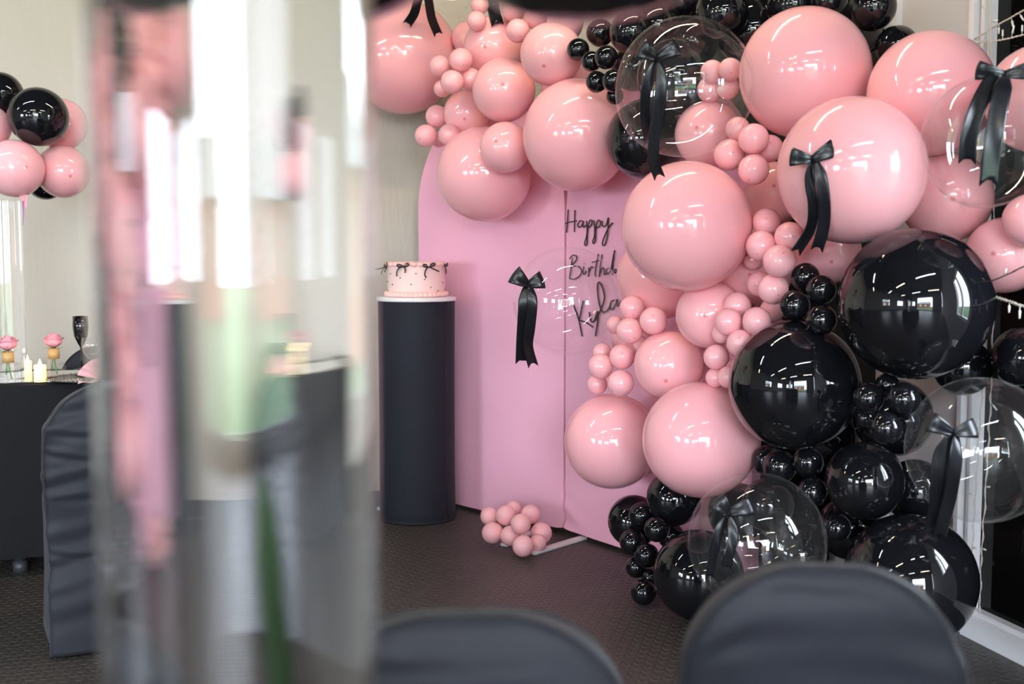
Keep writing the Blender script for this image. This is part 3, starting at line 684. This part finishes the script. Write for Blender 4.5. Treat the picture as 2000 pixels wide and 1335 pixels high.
# ================================================================== BOWS
def hit_t(px, py, only=None):
    best = None; r = ray(px, py)
    for b in B:
        if only is not None and b is not only: continue
        c = bpos(b)-CAM; R = bR(b); rr = r.dot(r); k = r.dot(c); disc = k*k-rr*(c.dot(c)-R*R)
        if disc > 0:
            t = (k-math.sqrt(disc))/rr
            if best is None or t < best: best = t
    return best
def find(lbl): return next(b for b in B if b['label'].startswith(lbl))
def bow(label, owner, knot, loops, tails, kscale=1.0):
    ob = find(owner)
    tk = hit_t(*knot, only=ob) or ob['t']-bR(ob)*.3
    tk -= .006
    kp = at(*knot, tk); pxm = tk/F                     # metres per pixel there
    root = empty('ribbon_bow', kp, label, 'bow', 'black satin bows'); bpy.context.view_layer.update()
    def put(nm, me):
        o = link(nm, me, 'satin'); o.parent = root; o.matrix_parent_inverse = root.matrix_world.inverted(); return o
    nn = (CAM-kp).normalized(); X = RT; Y = nn.cross(X)*1.0
    if Y.z < 0: Y = -Y
    for dx, dy, wd in loops:
        wd = wd*1.2; L = math.hypot(dx, dy)*pxm*1.1; dr = (X*dx-Y*dy).normalized(); sd = dr.cross(nn); wv = wd*pxm*.5; D = max(.35*wd*pxm, .012)
        vs, fs = [], []; NS, NW = 28, 6
        for i in range(NS+1):
            f = 2*math.pi*i/NS; al = (1-math.cos(f))/2; dep = math.sin(f)*D*(.55+.45*al)
            for j in range(NW+1):
                g = 2*j/NW-1; wloc = wv*(.30+.70*al**.8)
                crs = .12*D*math.sin(g*6+i*.2)*(1-al)
                vs.append(kp+dr*(L*al*(1-.06*g*g))+sd*(g*wloc)+nn*(dep+D*.75+crs+.10*wv*math.sin(3*g)*al))
        for i in range(NS):
            for j in range(NW): a = i*(NW+1)+j; fs.append((a, a+1, a+NW+2, a+NW+1))
        me = mesh('loop', vs, fs); o = put('loop', me); md = o.modifiers.new('s', 'SOLIDIFY'); md.thickness = .0008
    for pts, wd in tails:
        n = 30; P2 = sample([Vector((x, y, 0)) for x, y in pts], n); vs, fs = [], []; NW = 8; tt = tk-.004; depth = []
        for i, q in enumerate(P2):
            h = hit_t(q.x, q.y)
            lim = (h-.014) if h and h > tk-.6 else 99
            tt = min(lim, tt+.006); depth.append(tt)
        for i in range(n-2, -1, -1): depth[i] = min(depth[i], depth[i+1]+.012) if depth[i+1] < depth[i] else depth[i]
        for i, q in enumerate(P2):
            a, c = P2[max(i-1, 0)], P2[min(i+1, n-1)]; tx, ty = c.x-a.x, c.y-a.y; l = math.hypot(tx, ty); nx, ny = -ty/l, tx/l
            f = i/(n-1); wloc = wd/2*(.38+.62*min(1, f/.18)**.7)
            for j in range(NW+1):
                g = 2*j/NW-1
                x, y = q.x+nx*wloc*g, q.y+ny*wloc*g
                if i == n-1:
                    cut = wd*.42*(1-abs(g)); x -= tx/l*cut; y -= ty/l*cut
                    x += tx/l*wd*.10*abs(g); y += ty/l*wd*.10*abs(g)
                vs.append(at(x, y, depth[i]-.003*math.cos(g*1.6+f*5)-.004*(1+math.sin(f*9+wd))*(.6*g+.4)))
        for i in range(n-1):
            for j in range(NW): a = i*(NW+1)+j; fs.append((a, a+1, a+NW+2, a+NW+1))
        o = put('tail', mesh('tail', vs, fs)); md = o.modifiers.new('s', 'SOLIDIFY'); md.thickness = .0008
    bm = bmesh.new(); bmesh.ops.create_uvsphere(bm, u_segments=16, v_segments=10, radius=1)
    ks = 7*pxm*kscale
    for v in bm.verts:
        c = v.co; v.co = kp+X*(c.x*ks)+Y*(c.y*ks*1.15)+nn*(c.z*ks*.8+ks*.6)+X*(.12*ks*math.sin(c.y*9))
    put('knot', bm_mesh('knot', bm))
    return root
def z2(x, y): return (1050+x/3.338, y/3.338)
def z3(x, y): return (1500+x/2.67, y/2.67)
def z4(x, y): return (950+x/3.338, 400+y/3.338)
def z6(x, y): return (1150+x/2.966, 800+y/2.966)
def z7(x, y): return (1550+x/2.427, 700+y/2.427)
bow('black satin bow on the top clear bubble balloon', 'clear bubble balloon with a black bow at the top', (1282, 113), [(-31, -18, 34), (40, -21, 32)],
    [([z2(*p) for p in ((765, 390), (715, 540), (698, 700), (712, 840), (730, 930))], 19), ([z2(*p) for p in ((790, 390), (806, 520), (795, 680), (765, 860), (757, 1040), (795, 1160))], 22)])
bow('black satin bow on the big opaque pink balloon', 'big pink balloon wearing', (1586, 311), [(-40, -5, 32), (42, -22, 32)],
    [([z3(*p) for p in ((225, 840), (218, 950), (235, 1070), (222, 1190), (145, 1318))], 20), ([z3(*p) for p in ((250, 840), (280, 940), (295, 1070), (288, 1190), (255, 1305))], 24)])
bow('long black satin bow on the right-edge clear balloon', 'clear bubble balloon with long', (1962, 145), [(-52, -8, 34), (50, -8, 34)],
    [([(1950, 147), (1930, 170), (1908, 215), (1893, 265), (1889, 318)], 34), ([(1964, 148), (1957, 180), (1948, 225), (1939, 285), (1931, 362)], 37)], 1.1)
bow('black satin bow on the clear balloon before the lettering', 'clear bubble balloon with a black bow in front', (1031, 556), [(-27, -20, 32), (28, -10, 30)],
    [([z4(*p) for p in ((262, 530), (255, 700), (245, 880), (240, 1030))], 30), ([z4(*p) for p in ((285, 530), (300, 640), (285, 800), (272, 920), (305, 1050))], 20)])
bow('black satin bow on the lowest clear balloon by the chair', 'clear bubble balloon with a bow at the bottom', (1424, 1001), [(-22, -24, 34), (44, -14, 32)],
    [([z6(*p) for p in ((790, 610), (740, 740), (715, 860), (705, 975))], 18), ([z6(*p) for p in ((825, 610), (835, 740), (815, 830), (795, 915))], 20)])
bow('black satin bow on the clear balloon by the white post', 'clear bubble balloon with a black bow beside', (1862, 845), [(-42, -22, 36), (42, -10, 36)],
    [([z7(*p) for p in ((745, 365), (700, 470), (688, 600), (680, 720), (655, 845))], 34), ([z7(*p) for p in ((770, 365), (768, 500), (745, 640), (715, 760), (690, 850))], 26)], 1.1)
bow('black satin bow tails hanging at the top left edge', 'clear bubble balloon mostly', (826, -30), [(-25, -15, 28), (25, -15, 28)],
    [([(824, -26), (816, 0), (809, 26), (795, 48)], 18), ([(830, -26), (837, 0), (843, 35), (856, 68)], 17)])
bow('black satin bow with one tail over the top pink balloon', 'medium pink balloon at top', (960, -42), [(-25, -12, 28), (25, -12, 28)],
    [([(956, -38), (962, 0), (965, 22), (972, 48)], 24), ([(964, -38), (985, -20), (1000, -8)], 20)])

# ================================================================== FAIRY LIGHTS BY THE POST
def on_right_wall(px, py, off=.05): return at_plane(px, py, room(A_R-off, 0), E1)
def strand(label, pts, off, r, bulbs, name='fairy_light_strand', wire='wire'):
    P3 = [on_right_wall(x, y, off) for x, y in pts]
    root = empty(name, P3[0], label, 'string lights', 'fairy light strands'); bpy.context.view_layer.update()
    cur = sample(P3, 90)
    cur = [p+Vector((.003*noise.noise(Vector((i*.5, 1, off*90))), .002*noise.noise(Vector((i*.5, 7, 2))), 0)) for i, p in enumerate(cur)]
    def ch(o): o.parent = root; o.matrix_parent_inverse = root.matrix_world.inverted()
    ch(link('wire', tube_mesh('wire', cur, r, 6), wire))
    off2 = [p+Vector((.004*math.sin(i*1.3), .003*math.cos(i*1.3), .003*math.sin(i*1.3))) for i, p in enumerate(cur)]
    ch(link('wire', tube_mesh('wire', off2, r*.7, 5), wire))
    for f, dx, dz in bulbs:
        i = int(f*89); p = cur[i]; q = p+E2*(-dx)+EZ*dz
        ch(link('bulb', tube_mesh('bulb', [p, p.lerp(q, .35), p.lerp(q, .4), q], [.0012, .0012, .0035, .0025], 8), 'bulb'))
strand('right wire of the two fairy light strands hanging by the post', [(1932, -60), (1936, 60), (1941, 300), (1941, 450), (1942, 560), (1938, 690), (1934, 790), (1928, 900), (1921, 1020), (1916, 1110), (1913, 1198)], .07, .0016,
       [(.1, .03, .0), (.3, .03, .01), (.52, .035, .01), (.6, .03, -.02), (.75, .02, .005), (.86, .02, .0), (.95, -.02, .0)])
strand('left wire of the two fairy light strands hanging by the post', [(1926, -60), (1930, 60), (1929, 300), (1928, 430), (1929, 545), (1925, 690), (1917, 780), (1909, 900), (1903, 1010), (1898, 1092)], .075, .0014,
       [(.08, -.03, .01), (.14, -.04, -.01), (.5, -.03, .01), (.72, -.03, .0), (.85, -.03, .0), (.97, .02, .0)])
strand('fairy light strand slanting up at the top right corner', [(1903, 76), (1950, 48), (2000, 20), (2040, -5)], .06, .0028, [(.35, .0, -.03), (.5, .01, -.03), (.6, .02, -.025), (.72, 0, .02)])
strand('fairy light strand running level at the top right corner', [(1908, 82), (1950, 79), (2000, 68), (2040, 60)], .06, .0024, [(.4, .0, .03), (.5, .012, .035), (.65, 0, .03)])
strand('dark fairy light strand slanting over the right pink balloon', [(1936, 549), (1965, 537), (2000, 520), (2040, 500)], .36, .0022, [(.3, .01, .02)], wire='twig')
strand('fairy light strand drooping over the right black balloon', [(1938, 578), (1970, 588), (2000, 598), (2040, 605)], .36, .0020, [(.35, 0, -.03), (.6, 0, -.035), (.8, 0, -.03)])

# ================================================================== CHAIRS
def chair(loc, yaw, label, H=.875, W=.225, seed=0, wr=.006, rtop=.215, lean=.05, thick=.036, dents=()):
    """covered banquet chair; local -Y is the side the sitter faces, the back stands at y = 0"""
    mtx = Matrix.Translation(loc) @ Matrix.Rotation(yaw, 4, 'Z')
    root = empty('banquet_chair', loc, label, 'chair', 'chairs under black covers', mtx)
    NZ, NR = 90, 72
    def hw(z):
        zz = z/H
        w0 = W*(1+.035*math.sin(math.pi*min(1, max(0, (z-.40)/.45)))) if z > .4 else W
        k = (z-(H-rtop))/rtop
        return w0 if k <= 0 else w0*max(1-k**2.35, 0)**(1/2.35)
    def cy(z): return lean*max(0, (z-.42)/.45)**1.2
    rows = []
    for j in range(NZ+1):
        f = j/NZ; z = .012+(H-.012)*(1-(1-f)**1.25 if f > .5 else f*(1-(.5)**1.25)/.5)
        k = max(0, (z-(H-rtop))/rtop); hd = thick*max(0, 1-k**6)**.5 if k > 0 else thick
        rows.append((z, max(hw(z), .002), max(hd, .002)))
    vs, fs = [], []
    for z, a, d in rows:
        for i in range(NR):
            th = 2*math.pi*i/NR; c, s = math.cos(th), math.sin(th); e = .28
            x = a*math.copysign(abs(c)**e, c); y = d*math.copysign(abs(s)**(.45), s)
            fold = noise.noise(Vector((x*2.2+seed, z*9+x*1.5*math.sin(seed), seed*1.7)))*wr+.5*wr*noise.noise(Vector((x*3+seed, z*26+x*5, 3.1+seed)))
            mask = min(1, max(0, (z-.05)*3))*min(1, max(.15, (H-z)*9))
            for x0, zz0, sx, sz, amp, tl in dents:
                q = z-zz0-tl*(x-x0); fold -= amp*math.exp(-((x-x0)/sx)**2-(q/sz)**2)-.5*amp*math.exp(-((x-x0)/sx)**2-((q-2*sz)/sz)**2)
            y += math.copysign(1, s)*fold*mask if abs(s) > .05 else 0
            x += math.copysign(1, c)*fold*mask*.6
            vs.append((x, y+cy(z), z))
    for j in range(NZ):
        for i in range(NR): i2 = (i+1) % NR; fs.append((j*NR+i, j*NR+i2, (j+1)*NR+i2, (j+1)*NR+i))
    fs.append(tuple(range(NZ*NR, NZ*NR+NR))); fs.append(tuple(reversed(range(NR))))
    o = link('back_cover', mesh('back_cover', vs, fs), 'chair_fabric', root)
    # welt around both faces of the back
    for sg in (-1, 1):
        pts = []
        prof = [r for r in rows if r[0] > .46 and r[1] > .03]
        for z, a, d in prof: pts.append((-a*.985, cy(z)+sg*d*.93, z))
        for z, a, d in reversed(prof): pts.append((a*.985, cy(z)+sg*d*.93, z))
        tube('seam', pts, .0022, 'seam', o, 6)
    # seat and skirt
    vs, fs = [], []; NRR = 96
    prof = [(1.03, .006), (1.02, .05), (1.0, .20), (.995, .36), (1.0, .44), (.985, .462), (.93, .476), (.6, .484), (.02, .486)]
    for sc, z in prof:
        for i in range(NRR):
            th = 2*math.pi*i/NRR; c, s = math.cos(th), math.sin(th)
            x = (W-.012)*sc*math.copysign(abs(c)**.22, c); y = -.225+.205*sc*math.copysign(abs(s)**.22, s)
            fl = .006*noise.noise(Vector((x*9+seed, y*9, z*2.2)))*(1 if z < .45 else .2)*(1.4-z*2)
            vs.append((x*(1+fl*3), y+fl, z))
    for j in range(len(prof)-1):
        for i in range(NRR): i2 = (i+1) % NRR; fs.append((j*NRR+i, j*NRR+i2, (j+1)*NRR+i2, (j+1)*NRR+i))
    fs.append(tuple(reversed(range(NRR))))
    link('seat_cover', mesh('seat_cover', vs, fs), 'chair_fabric', root)
    return root
cA = at(908, 1170, 1.36); chair(Vector((cA.x, cA.y, 0)), math.radians(4), 'nearest black-covered chair, at the bottom centre beside the clear tube', H=cA.z, W=.186, seed=2.3, wr=.012, lean=-.04, rtop=.15, dents=[(-.06, cA.z-.075, .09, .012, .012, -.35), (.02, cA.z-.03, .12, .008, .006, .25)])
cB = at(1602, 1080, 1.55); chair(Vector((cB.x, cB.y, 0)), math.radians(-7), 'black-covered chair at the bottom right before the garland', H=cB.z, W=.184, seed=5.1, wr=.010, lean=-.05, rtop=.20, dents=[(-.03, cB.z-.035, .06, .010, .014, -.05), (-.10, cB.z-.10, .05, .014, .006, .5)])
cL = at_z(258, 1262, 0); chair(Vector((cL.x, cL.y, 0)), math.radians(180+26), 'wrinkled black-covered chair standing at the left table', H=.872, W=.246, seed=9.4, wr=.028, dents=[(-.1, .40, .14, .012, .014, -.12), (.12, .62, .12, .010, .012, .25), (.10, .50, .14, .009, .010, .05), (.1, .30, .16, .010, .014, .22), (.12, .70, .10, .010, .010, .12)])

# ================================================================== LEFT TABLE
TP = at_z(50, 753, .75)
def tb(s, d, z): return TP+E1*s+E2*d+EZ*(z-.75)
tbl = empty('banquet_table', tb(-.5, .375, 0), 'table at left under a black cloth with roses and candles', 'table'); bpy.context.view_layer.update()
def cht(o, r=None): r = r or tbl; o.parent = r; o.matrix_parent_inverse = r.matrix_world.inverted(); return o
SA, SB, DW = -1.45, .30, .62
cht(box_frame('tabletop', tb(SA+.01, .01, .715), E1*(SB-SA-.02), E2*(DW-.02), EZ*.025, 'lamp_body'))
for s, d in ((-.05, .06), (SB-.10, DW-.1), (SA+.08, .08), (SA+.08, DW-.1)):
    cht(tube('leg', [tb(s, d, .0), tb(s, d, .715)], .022, 'dark_steel', None, 12))
    cht(tube('foot_cap', [tb(s, d, .0), tb(s, d, .05)], .028, 'dark_steel', None, 12))
def cloth():
    per = []; 
    def edge(a, b, n):
        for k in range(n): per.append(tuple(a[i]+(b[i]-a[i])*k/n for i in range(2)))
    edge((SA, 0), (SB, 0), 70); edge((SB, 0), (SB, DW), 34); edge((SB, DW), (SA, DW), 70); edge((SA, DW), (SA, 0), 34)
    cx, cyy = (SA+SB)/2, DW/2; vs, fs = [], []; n = len(per); levels = [(.752, 0), (.745, .004), (.70, .008), (.55, .012), (.35, .016), (.2, .02), (.075, .024)]
    for li, (z, o) in enumerate(levels):
        for k, (s, d) in enumerate(per):
            ex = (-1 if s <= SA+1e-6 else (1 if s >= SB-1e-6 else 0)); ey = (-1 if d <= 1e-6 else (1 if d >= DW-1e-6 else 0))
            w = .012*li/6*noise.noise(Vector((s*5, d*5, 1.5)))
            ww = o+w
            vs.append(tb(s+ex*ww, d+ey*ww, z+(.004*math.sin(k*.35) if li == 6 else 0)))
    for li in range(6):
        for k in range(n): k2 = (k+1) % n; fs.append((li*n+k, (li+1)*n+k, (li+1)*n+k2, li*n+k2))
    fs.append(tuple(range(n))); return mesh('tablecloth', vs, fs)
o = link('tablecloth', cloth(), 'cloth_black', None); o.modifiers.new('es', 'EDGE_SPLIT').split_angle = math.radians(50)
tag(o, 'black tablecloth hanging to near the floor on the left table', 'tablecloth')
TZ = .753
mr_ = box_frame('mirror_runner', tb(-1.1, .06, TZ), E1*1.30, E2*.42, EZ*.006, 'mirror_plate', None, .002); tag(mr_, 'thin reflective runner plate under the roses and candles', 'table runner')
TM = TZ+.0065
def rose(parent, c, r, seed):
    rr = random.Random(seed)
    core = tube('rose', [c-EZ*r*.85, c-EZ*r*.6, c-EZ*r*.1, c+EZ*r*.35, c+EZ*r*.5], [r*.12, r*.30, r*.36, r*.24, r*.02], 'rose_core', None, 14); core.parent = parent; core.matrix_parent_inverse = parent.matrix_world.inverted(); bpy.context.view_layer.update(); parent = core
    vs0 = []
    for ring, (n, rad, h, open_) in enumerate(((3, .30, 1.05, .05), (4, .52, 1.0, .12), (5, .74, .92, .22), (6, .95, .78, .42))):
        for k in range(n):
            a0 = 2*math.pi*(k/n)+ring*.6+rr.uniform(-.1, .1); wd = 2*math.pi/n*.72; vs, fs = [], []
            NU, NV = 8, 7
            for i in range(NU+1):
                u = 2*i/NU-1
                for j in range(NV+1):
                    v = j/NV; a = a0+u*wd*(.45+.55*math.sin(math.pi*min(1, .25+v*.75)*.9))
                    R = r*rad*(.30+.70*math.sin(min(1, v/.5)*math.pi/2))*(1+open_*.45*v**5)*(1-.10*math.sin(math.pi*max(0, v-.5)*2)*(1-open_))
                    z = r*(-.75+h*1.5*v*(1-.10*u*u))-r*open_*.35*max(0, v-.85)/.15
                    vs.append(c+Vector((R*math.cos(a), R*math.sin(a), z)))
            for i in range(NU):
                for j in range(NV): q = i*(NV+1)+j; fs.append((q, q+NV+1, q+NV+2, q+1))
            o = link('petal', mesh('petal', vs, fs), 'rose_core' if ring == 0 else 'rose_pink'); o.parent = parent; o.matrix_parent_inverse = parent.matrix_world.inverted()
            o.modifiers.new('s', 'SOLIDIFY').thickness = .0006
    for k in range(5):
        a = 2*math.pi*k/5+.3; d = Vector((math.cos(a), math.sin(a), 0)); t = Vector((-d.y, d.x, 0))
        b = c-EZ*r*.78; e = c+d*r*(1.25 if k % 2 else .95)+EZ*r*(-.75+.25*(k % 3))
        mid = b.lerp(e, .45)-EZ*r*.10
        o = link('sepal', mesh('sepal', [b+t*.002, b-t*.002, mid+t*.004, mid-t*.004, e], [(0, 1, 3, 2), (2, 3, 4)]), 'sepal'); o.parent = parent; o.matrix_parent_inverse = parent.matrix_world.inverted()
        o.modifiers.new('s', 'SOLIDIFY').thickness = .0008
def bud_vase(px_l, px_r, y_b, y_t, y_rose, label, z0, seed):
    pb = at_z((px_l+px_r)/2, y_b, z0); zc = (pb-CAM).dot(FWD); s = zc/F
    W = (px_r-px_l)*s; H = (y_b-y_t)*s*1.0
    root = empty('bud_vase', pb, label, 'bud vase', 'rose bud vases'); bpy.context.view_layer.update()
    ch = lambda o: cht(o, root)
    hb = Vector((pb.x, pb.y+W*.5, z0))
    # square glass jar with open top
    h2 = W/2*.86; wl = .003; X, Y = (E1*.85+E2*.53), (E2*.85-E1*.53)
    vs, fs = [], []
    for (k, z) in ((h2, 0), (h2, H), (h2-wl, H), (h2-wl, .008)):
        for sx, sy in ((-1, -1), (1, -1), (1, 1), (-1, 1)): vs.append(hb+X*(k*sx)+Y*(k*sy)+EZ*z)
    for i in range(3):
        for k in range(4): k2 = (k+1) % 4; fs.append((i*4+k, i*4+k2, (i+1)*4+k2, (i+1)*4+k))
    fs += [(3, 2, 1, 0), (12, 13, 14, 15)]
    ch(link('jar', mesh('jar', vs, fs), 'clear_glass', None, False))
    cr = .0115/.0115*.022; cz0 = H-.001; cz1 = H+.042
    c = lathe('collar', [(cr*.7, 0), (cr, .0), (cr, .042), (cr*.75, .042), (cr*.7, .0)], 'collar_wood', None, 32, False); c.location = hb+EZ*cz0; bpy.context.view_layer.update(); ch(c)
    top = at((px_l+px_r)/2, y_rose, zc+W*.5); rc = Vector((hb.x, hb.y, top.z))
    st_pts = [hb+Vector((.012, 0, .012)), hb+Vector((.004, .002, H*.6)), hb+Vector((0, 0, H+.03)), rc-EZ*.02]
    ch(tube('stem', sample(st_pts, 14), .0028, 'stem_green', None, 8))
    st2 = [hb+Vector((-.012, .004, .03)), hb+Vector((-.008, 0, H*.7)), hb+Vector((-.002, 0, H+.01))]
    ch(tube('stem', sample(st2, 10), .0022, 'stem_green', None, 8))
    rose(root, rc, .037, seed)
    return root
bud_vase(-12, 29, 748, 709, 669, 'pink rose in a glass jar at the left picture edge', TM, 1)
bud_vase(80, 118, 738, 701, 664, 'pink rose in a glass jar in the middle of the left table', TM, 2)
def candle(px, y_b, y_t, rpx, label):
    pb = at_z(px, y_b, TM); zc = (pb-CAM).dot(FWD); s = zc/F; H = (y_b-y_t)*s; R = rpx*s
    root = empty('candle', pb, label, 'candle', 'small battery candles')
    lathe('body', [(R, 0), (R, H*.9), (R*.96, H), (R*.8, H*.985), (R*.5, H*.93)], 'candle_wax', root, 28)
    lathe('flame', [(.0005, H*.93), (R*.35, H*1.0), (R*.30, H*1.1), (R*.12, H*1.27), (.0005, H*1.36)], 'flame', root, 14)
    L = bpy.data.lights.new('candle_glow', 'POINT'); L.energy = .10; L.color = (1, .7, .35); L.shadow_soft_size = .01
    lo = bpy.data.objects.new('candle_glow', L); COL.objects.link(lo); lo.location = pb+EZ*(H*1.6)
candle(79, 745, 712, 11.5, 'lit cream candle in front of the middle rose vase')
candle(55, 737, 704, 7.5, 'lit cream candle half hidden behind the clear tube')
# charger plate, napkin, flutes
pp = at_z(178, 744, TZ); pr_ = .17
o = lathe('charger_plate', [(.09, 0), (.10, .002), (pr_*.92, .010), (pr_, .014), (pr_, .017), (pr_*.90, .0145), (.105, .006), (.02, .0055)], 'charger', None, 64); o.location = pp; tag(o, 'black beaded charger plate on the left table', 'plate')
bead = bpy.data.meshes.new('bead'); bm = bmesh.new(); bmesh.ops.create_icosphere(bm, subdivisions=1, radius=.005); bm.to_mesh(bead); bm.free()
for k in range(60):
    a = 2*math.pi*k/60; q = link('rim_bead', bead, 'charger_rim', o); q.location = (pr_*.96*math.cos(a), pr_*.96*math.sin(a), .017)
def napkin(c, label, yaw=0):
    root = empty('napkin', c, label, 'napkin'); vs, fs = [], []
    NA, NR = 60, 10
    for i in range(NA+1):
        f = i/NA; a = math.radians(12+150*f)
        for j in range(NR+1):
            g = j/NR; R = .012+.115*g; fold = .016*math.sin(f*math.pi*9)*g
            x = R*math.cos(a)*.85; z = R*math.sin(a)*.72+.006; y = fold-.035*g+.02*math.sin(3*f)
            vs.append((x*math.cos(yaw)-y*math.sin(yaw), x*math.sin(yaw)+y*math.cos(yaw), z))
    for i in range(NA):
        for j in range(NR): q = i*(NR+1)+j; fs.append((q, q+NR+1, q+NR+2, q+1))
    link('fan', mesh('fan', vs, fs), 'napkin', root).modifiers.new('s', 'SOLIDIFY').thickness = .0012
    vs, fs = [], []
    for i in range(25):
        f = i/24; x = -.10+.2*f
        for j in range(9):
            g = j/8; y = -.06+.10*g; z = .004+.022*math.exp(-((f-.5)/.22)**2)*(1-g*.4)+.006*math.sin(f*14+g*3)
            vs.append((x*math.cos(yaw)-y*math.sin(yaw), x*math.sin(yaw)+y*math.cos(yaw), max(z, .002)))
    for i in range(24):
        for j in range(8): q = i*9+j; fs.append((q, q+9, q+10, q+1))
    link('base_fold', mesh('base_fold', vs, fs), 'napkin', root).modifiers.new('s', 'SOLIDIFY').thickness = .0012
napkin(at_z(203, 748, TZ+.02)+Vector((0, .03, 0)), 'pink napkin folded into a fan on the charger plate', .3)
nk = at_z(150, 734, TZ+.001)
def flute(px, y_b, y_t, wpx, m, label, name):
    pb = at_z(px, y_b, TZ+.001); s = (pb-CAM).dot(FWD)/F; H = (y_b-y_t)*s; R = wpx*s
    root = empty(name, pb, label, 'glass', 'champagne flutes')
    lathe('foot', [(.002, 0), (R*1.05, 0), (R*1.05, .003), (R*.5, .006), (.004, .012)], m, root, 32, False)
    lathe('stem', [(.0042, .008), (.0036, H*.2), (.0045, H*.40), (.007, H*.44)], m, root, 16)
    lathe('bowl', [(.004, H*.42), (R*.45, H*.50), (R*.86, H*.64), (R, H*.80), (R*.95, H), (R*.91, H), (R*.95, H*.80), (R*.80, H*.64), (R*.38, H*.51), (.002, H*.45)], m, root, 40, False)
flute(160, 722, 617, 15, 'flute_black', 'black champagne flute on the left table', 'champagne_flute')
flute(182, 738, 659, 20, 'clear_glass', 'clear glass in front of the black champagne flute', 'drinking_glass')
q = at(196, 676, 5.50); chair(Vector((q.x, q.y, 0)), math.radians(15), 'dark chair back behind the black champagne flute', H=q.z, W=.19, seed=3.2, wr=.006)

# ================================================================== WATER-FILLED TUBES CARRYING BALLOONS
def tube_vase(c, R, z0, z1, label, seg=128):
    root = empty('tube_vase', (c.x, c.y, z0), label, 'vase', 'clear tube vases'); H = z1-z0
    lathe('water_column', [(R, .004), (R, H)], 'water', root, seg).modifiers.new('es', 'EDGE_SPLIT').split_angle = math.radians(50)
    lathe('base_disc', [(R*.99, 0), (R*1.02, .0), (R*1.02, .0035), (R*.99, .0035)], 'frame_white', root, 64, False)
    lathe('rim', [(R*1.0, H), (R*1.03, H+.001), (R*1.03, H+.008), (R*1.0, H+.008)], 'clear_glass', root, 64, False)
    return root
TD = .66
c0 = at(462, 667.5, TD); TRAD = 272*TD/F*.985
tv = tube_vase(Vector((c0.x, c0.y, 0)), TRAD, .753, 1.47, 'large blurred clear tube filled with water close to the lens')
cl = at_z(14, 737, TM); tv2 = tube_vase(cl, .077, TM, 1.47, 'tall clear tube under the balloons on the left table')
# green stem standing in the near tube
sp = [(.004, .02, .012), (.010, .024, .12), (.012, .02, .24), (.010, .012, .33), (.008, .010, .40)]
tube('flower_stem', sample(sp, 24), [.0055]*20+[.005, .004, .003, .0012], 'stem_green', tv, 10)
vs, fs = [], []
for i in range(15):
    f = i/14; wv = .020*math.sin(math.pi*min(1, f*.95+.03))**.8
    for j in (-1, 0, 1): vs.append((.008-.028*f*f+j*wv*.5-.004, .020+j*wv*.45, .08+.17*f+.004*abs(j)))
for i in range(14):
    for j in range(2): q = i*3+j; fs.append((q, q+1, q+4, q+3))
link('leaf', mesh('leaf', vs, fs), 'leaf_green', tv).modifiers.new('s', 'SOLIDIFY').thickness = .001
# pink balloon tail and purple ribbon under the left cluster
root = empty('balloon_ribbon', at(47, 385, 4.50), 'purple ribbon and pink balloon tail under the left centrepiece', 'ribbon'); bpy.context.view_layer.update()
def P4(x, y, d=0): return at(x, y, 4.47+d)
me = mesh('tail', [P4(36, 380), P4(54, 380), P4(52, 406), P4(47, 402), P4(45, 386, .01)], [(0, 4, 1), (1, 4, 3, 2), (0, 3, 4)])
cht(link('balloon_tail', me, 'pink', None, False), root).modifiers.new('s', 'SOLIDIFY').thickness = .001
pts = sample([P4(45, 392), P4(46, 415), P4(45, 440)], 12); vs, fs = [], []
for i, p in enumerate(pts):
    wv = .0035*(1-.8*i/11); vs += [p-RT*wv, p+RT*wv]
    if i: n = 2*i-2; fs.append((n, n+1, n+3, n+2))
cht(link('ribbon', mesh('ribbon', vs, fs), 'purple_ribbon'), root).modifiers.new('s', 'SOLIDIFY').thickness = .0008
# near table below the picture, which carries the near tube
nt_ = empty('banquet_table', (c0.x+.08, .30, 0), 'round black-clothed table under the near clear tube', 'table')
tag(nt_, None)
lathe('tabletop', [(.46, .72), (.48, .725), (.48, .748), (.46, .749)], 'lamp_body', nt_, 64)
lathe('pedestal_leg', [(.25, 0), (.25, .02), (.05, .05), (.04, .70), (.12, .72)], 'dark_steel', nt_, 32)
vs, fs = [], []; n = 120
for li, (z, r) in enumerate(((.752, .475), (.752, .486), (.74, .492), (.5, .50), (.25, .51), (.04, .52))):
    for k in range(n):
        a = 2*math.pi*k/n; rr = r+(.012*li/5*math.sin(a*14) if li > 1 else 0); vs.append((rr*math.cos(a), rr*math.sin(a), z))
for li in range(5):
    for k in range(n): k2 = (k+1) % n; fs.append((li*n+k, (li+1)*n+k, (li+1)*n+k2, li*n+k2))
fs.append(tuple(range(n)))
o = link('tablecloth', mesh('cloth', vs, fs), 'cloth_black'); o.location = (c0.x+.08, .30, 0); tag(o, 'black cloth draped over the near round table', 'tablecloth')
# black balloons around the top of the near tube
for px, py, r, t, lb in ((1140, -398, 430, .80, 'blurred black balloon hanging into the top of the picture'), (610, -330, 372, 1.02, 'blurred black balloon behind the top of the near tube'), (120, -470, 400, .85, 'blurred black balloon left of the near tube top')):
    make_balloon(at(px, py, t), r*t/F, 'K', lb, 'black balloons on the near tube', 1.0, Vector((0, -.3, -1)), .2)
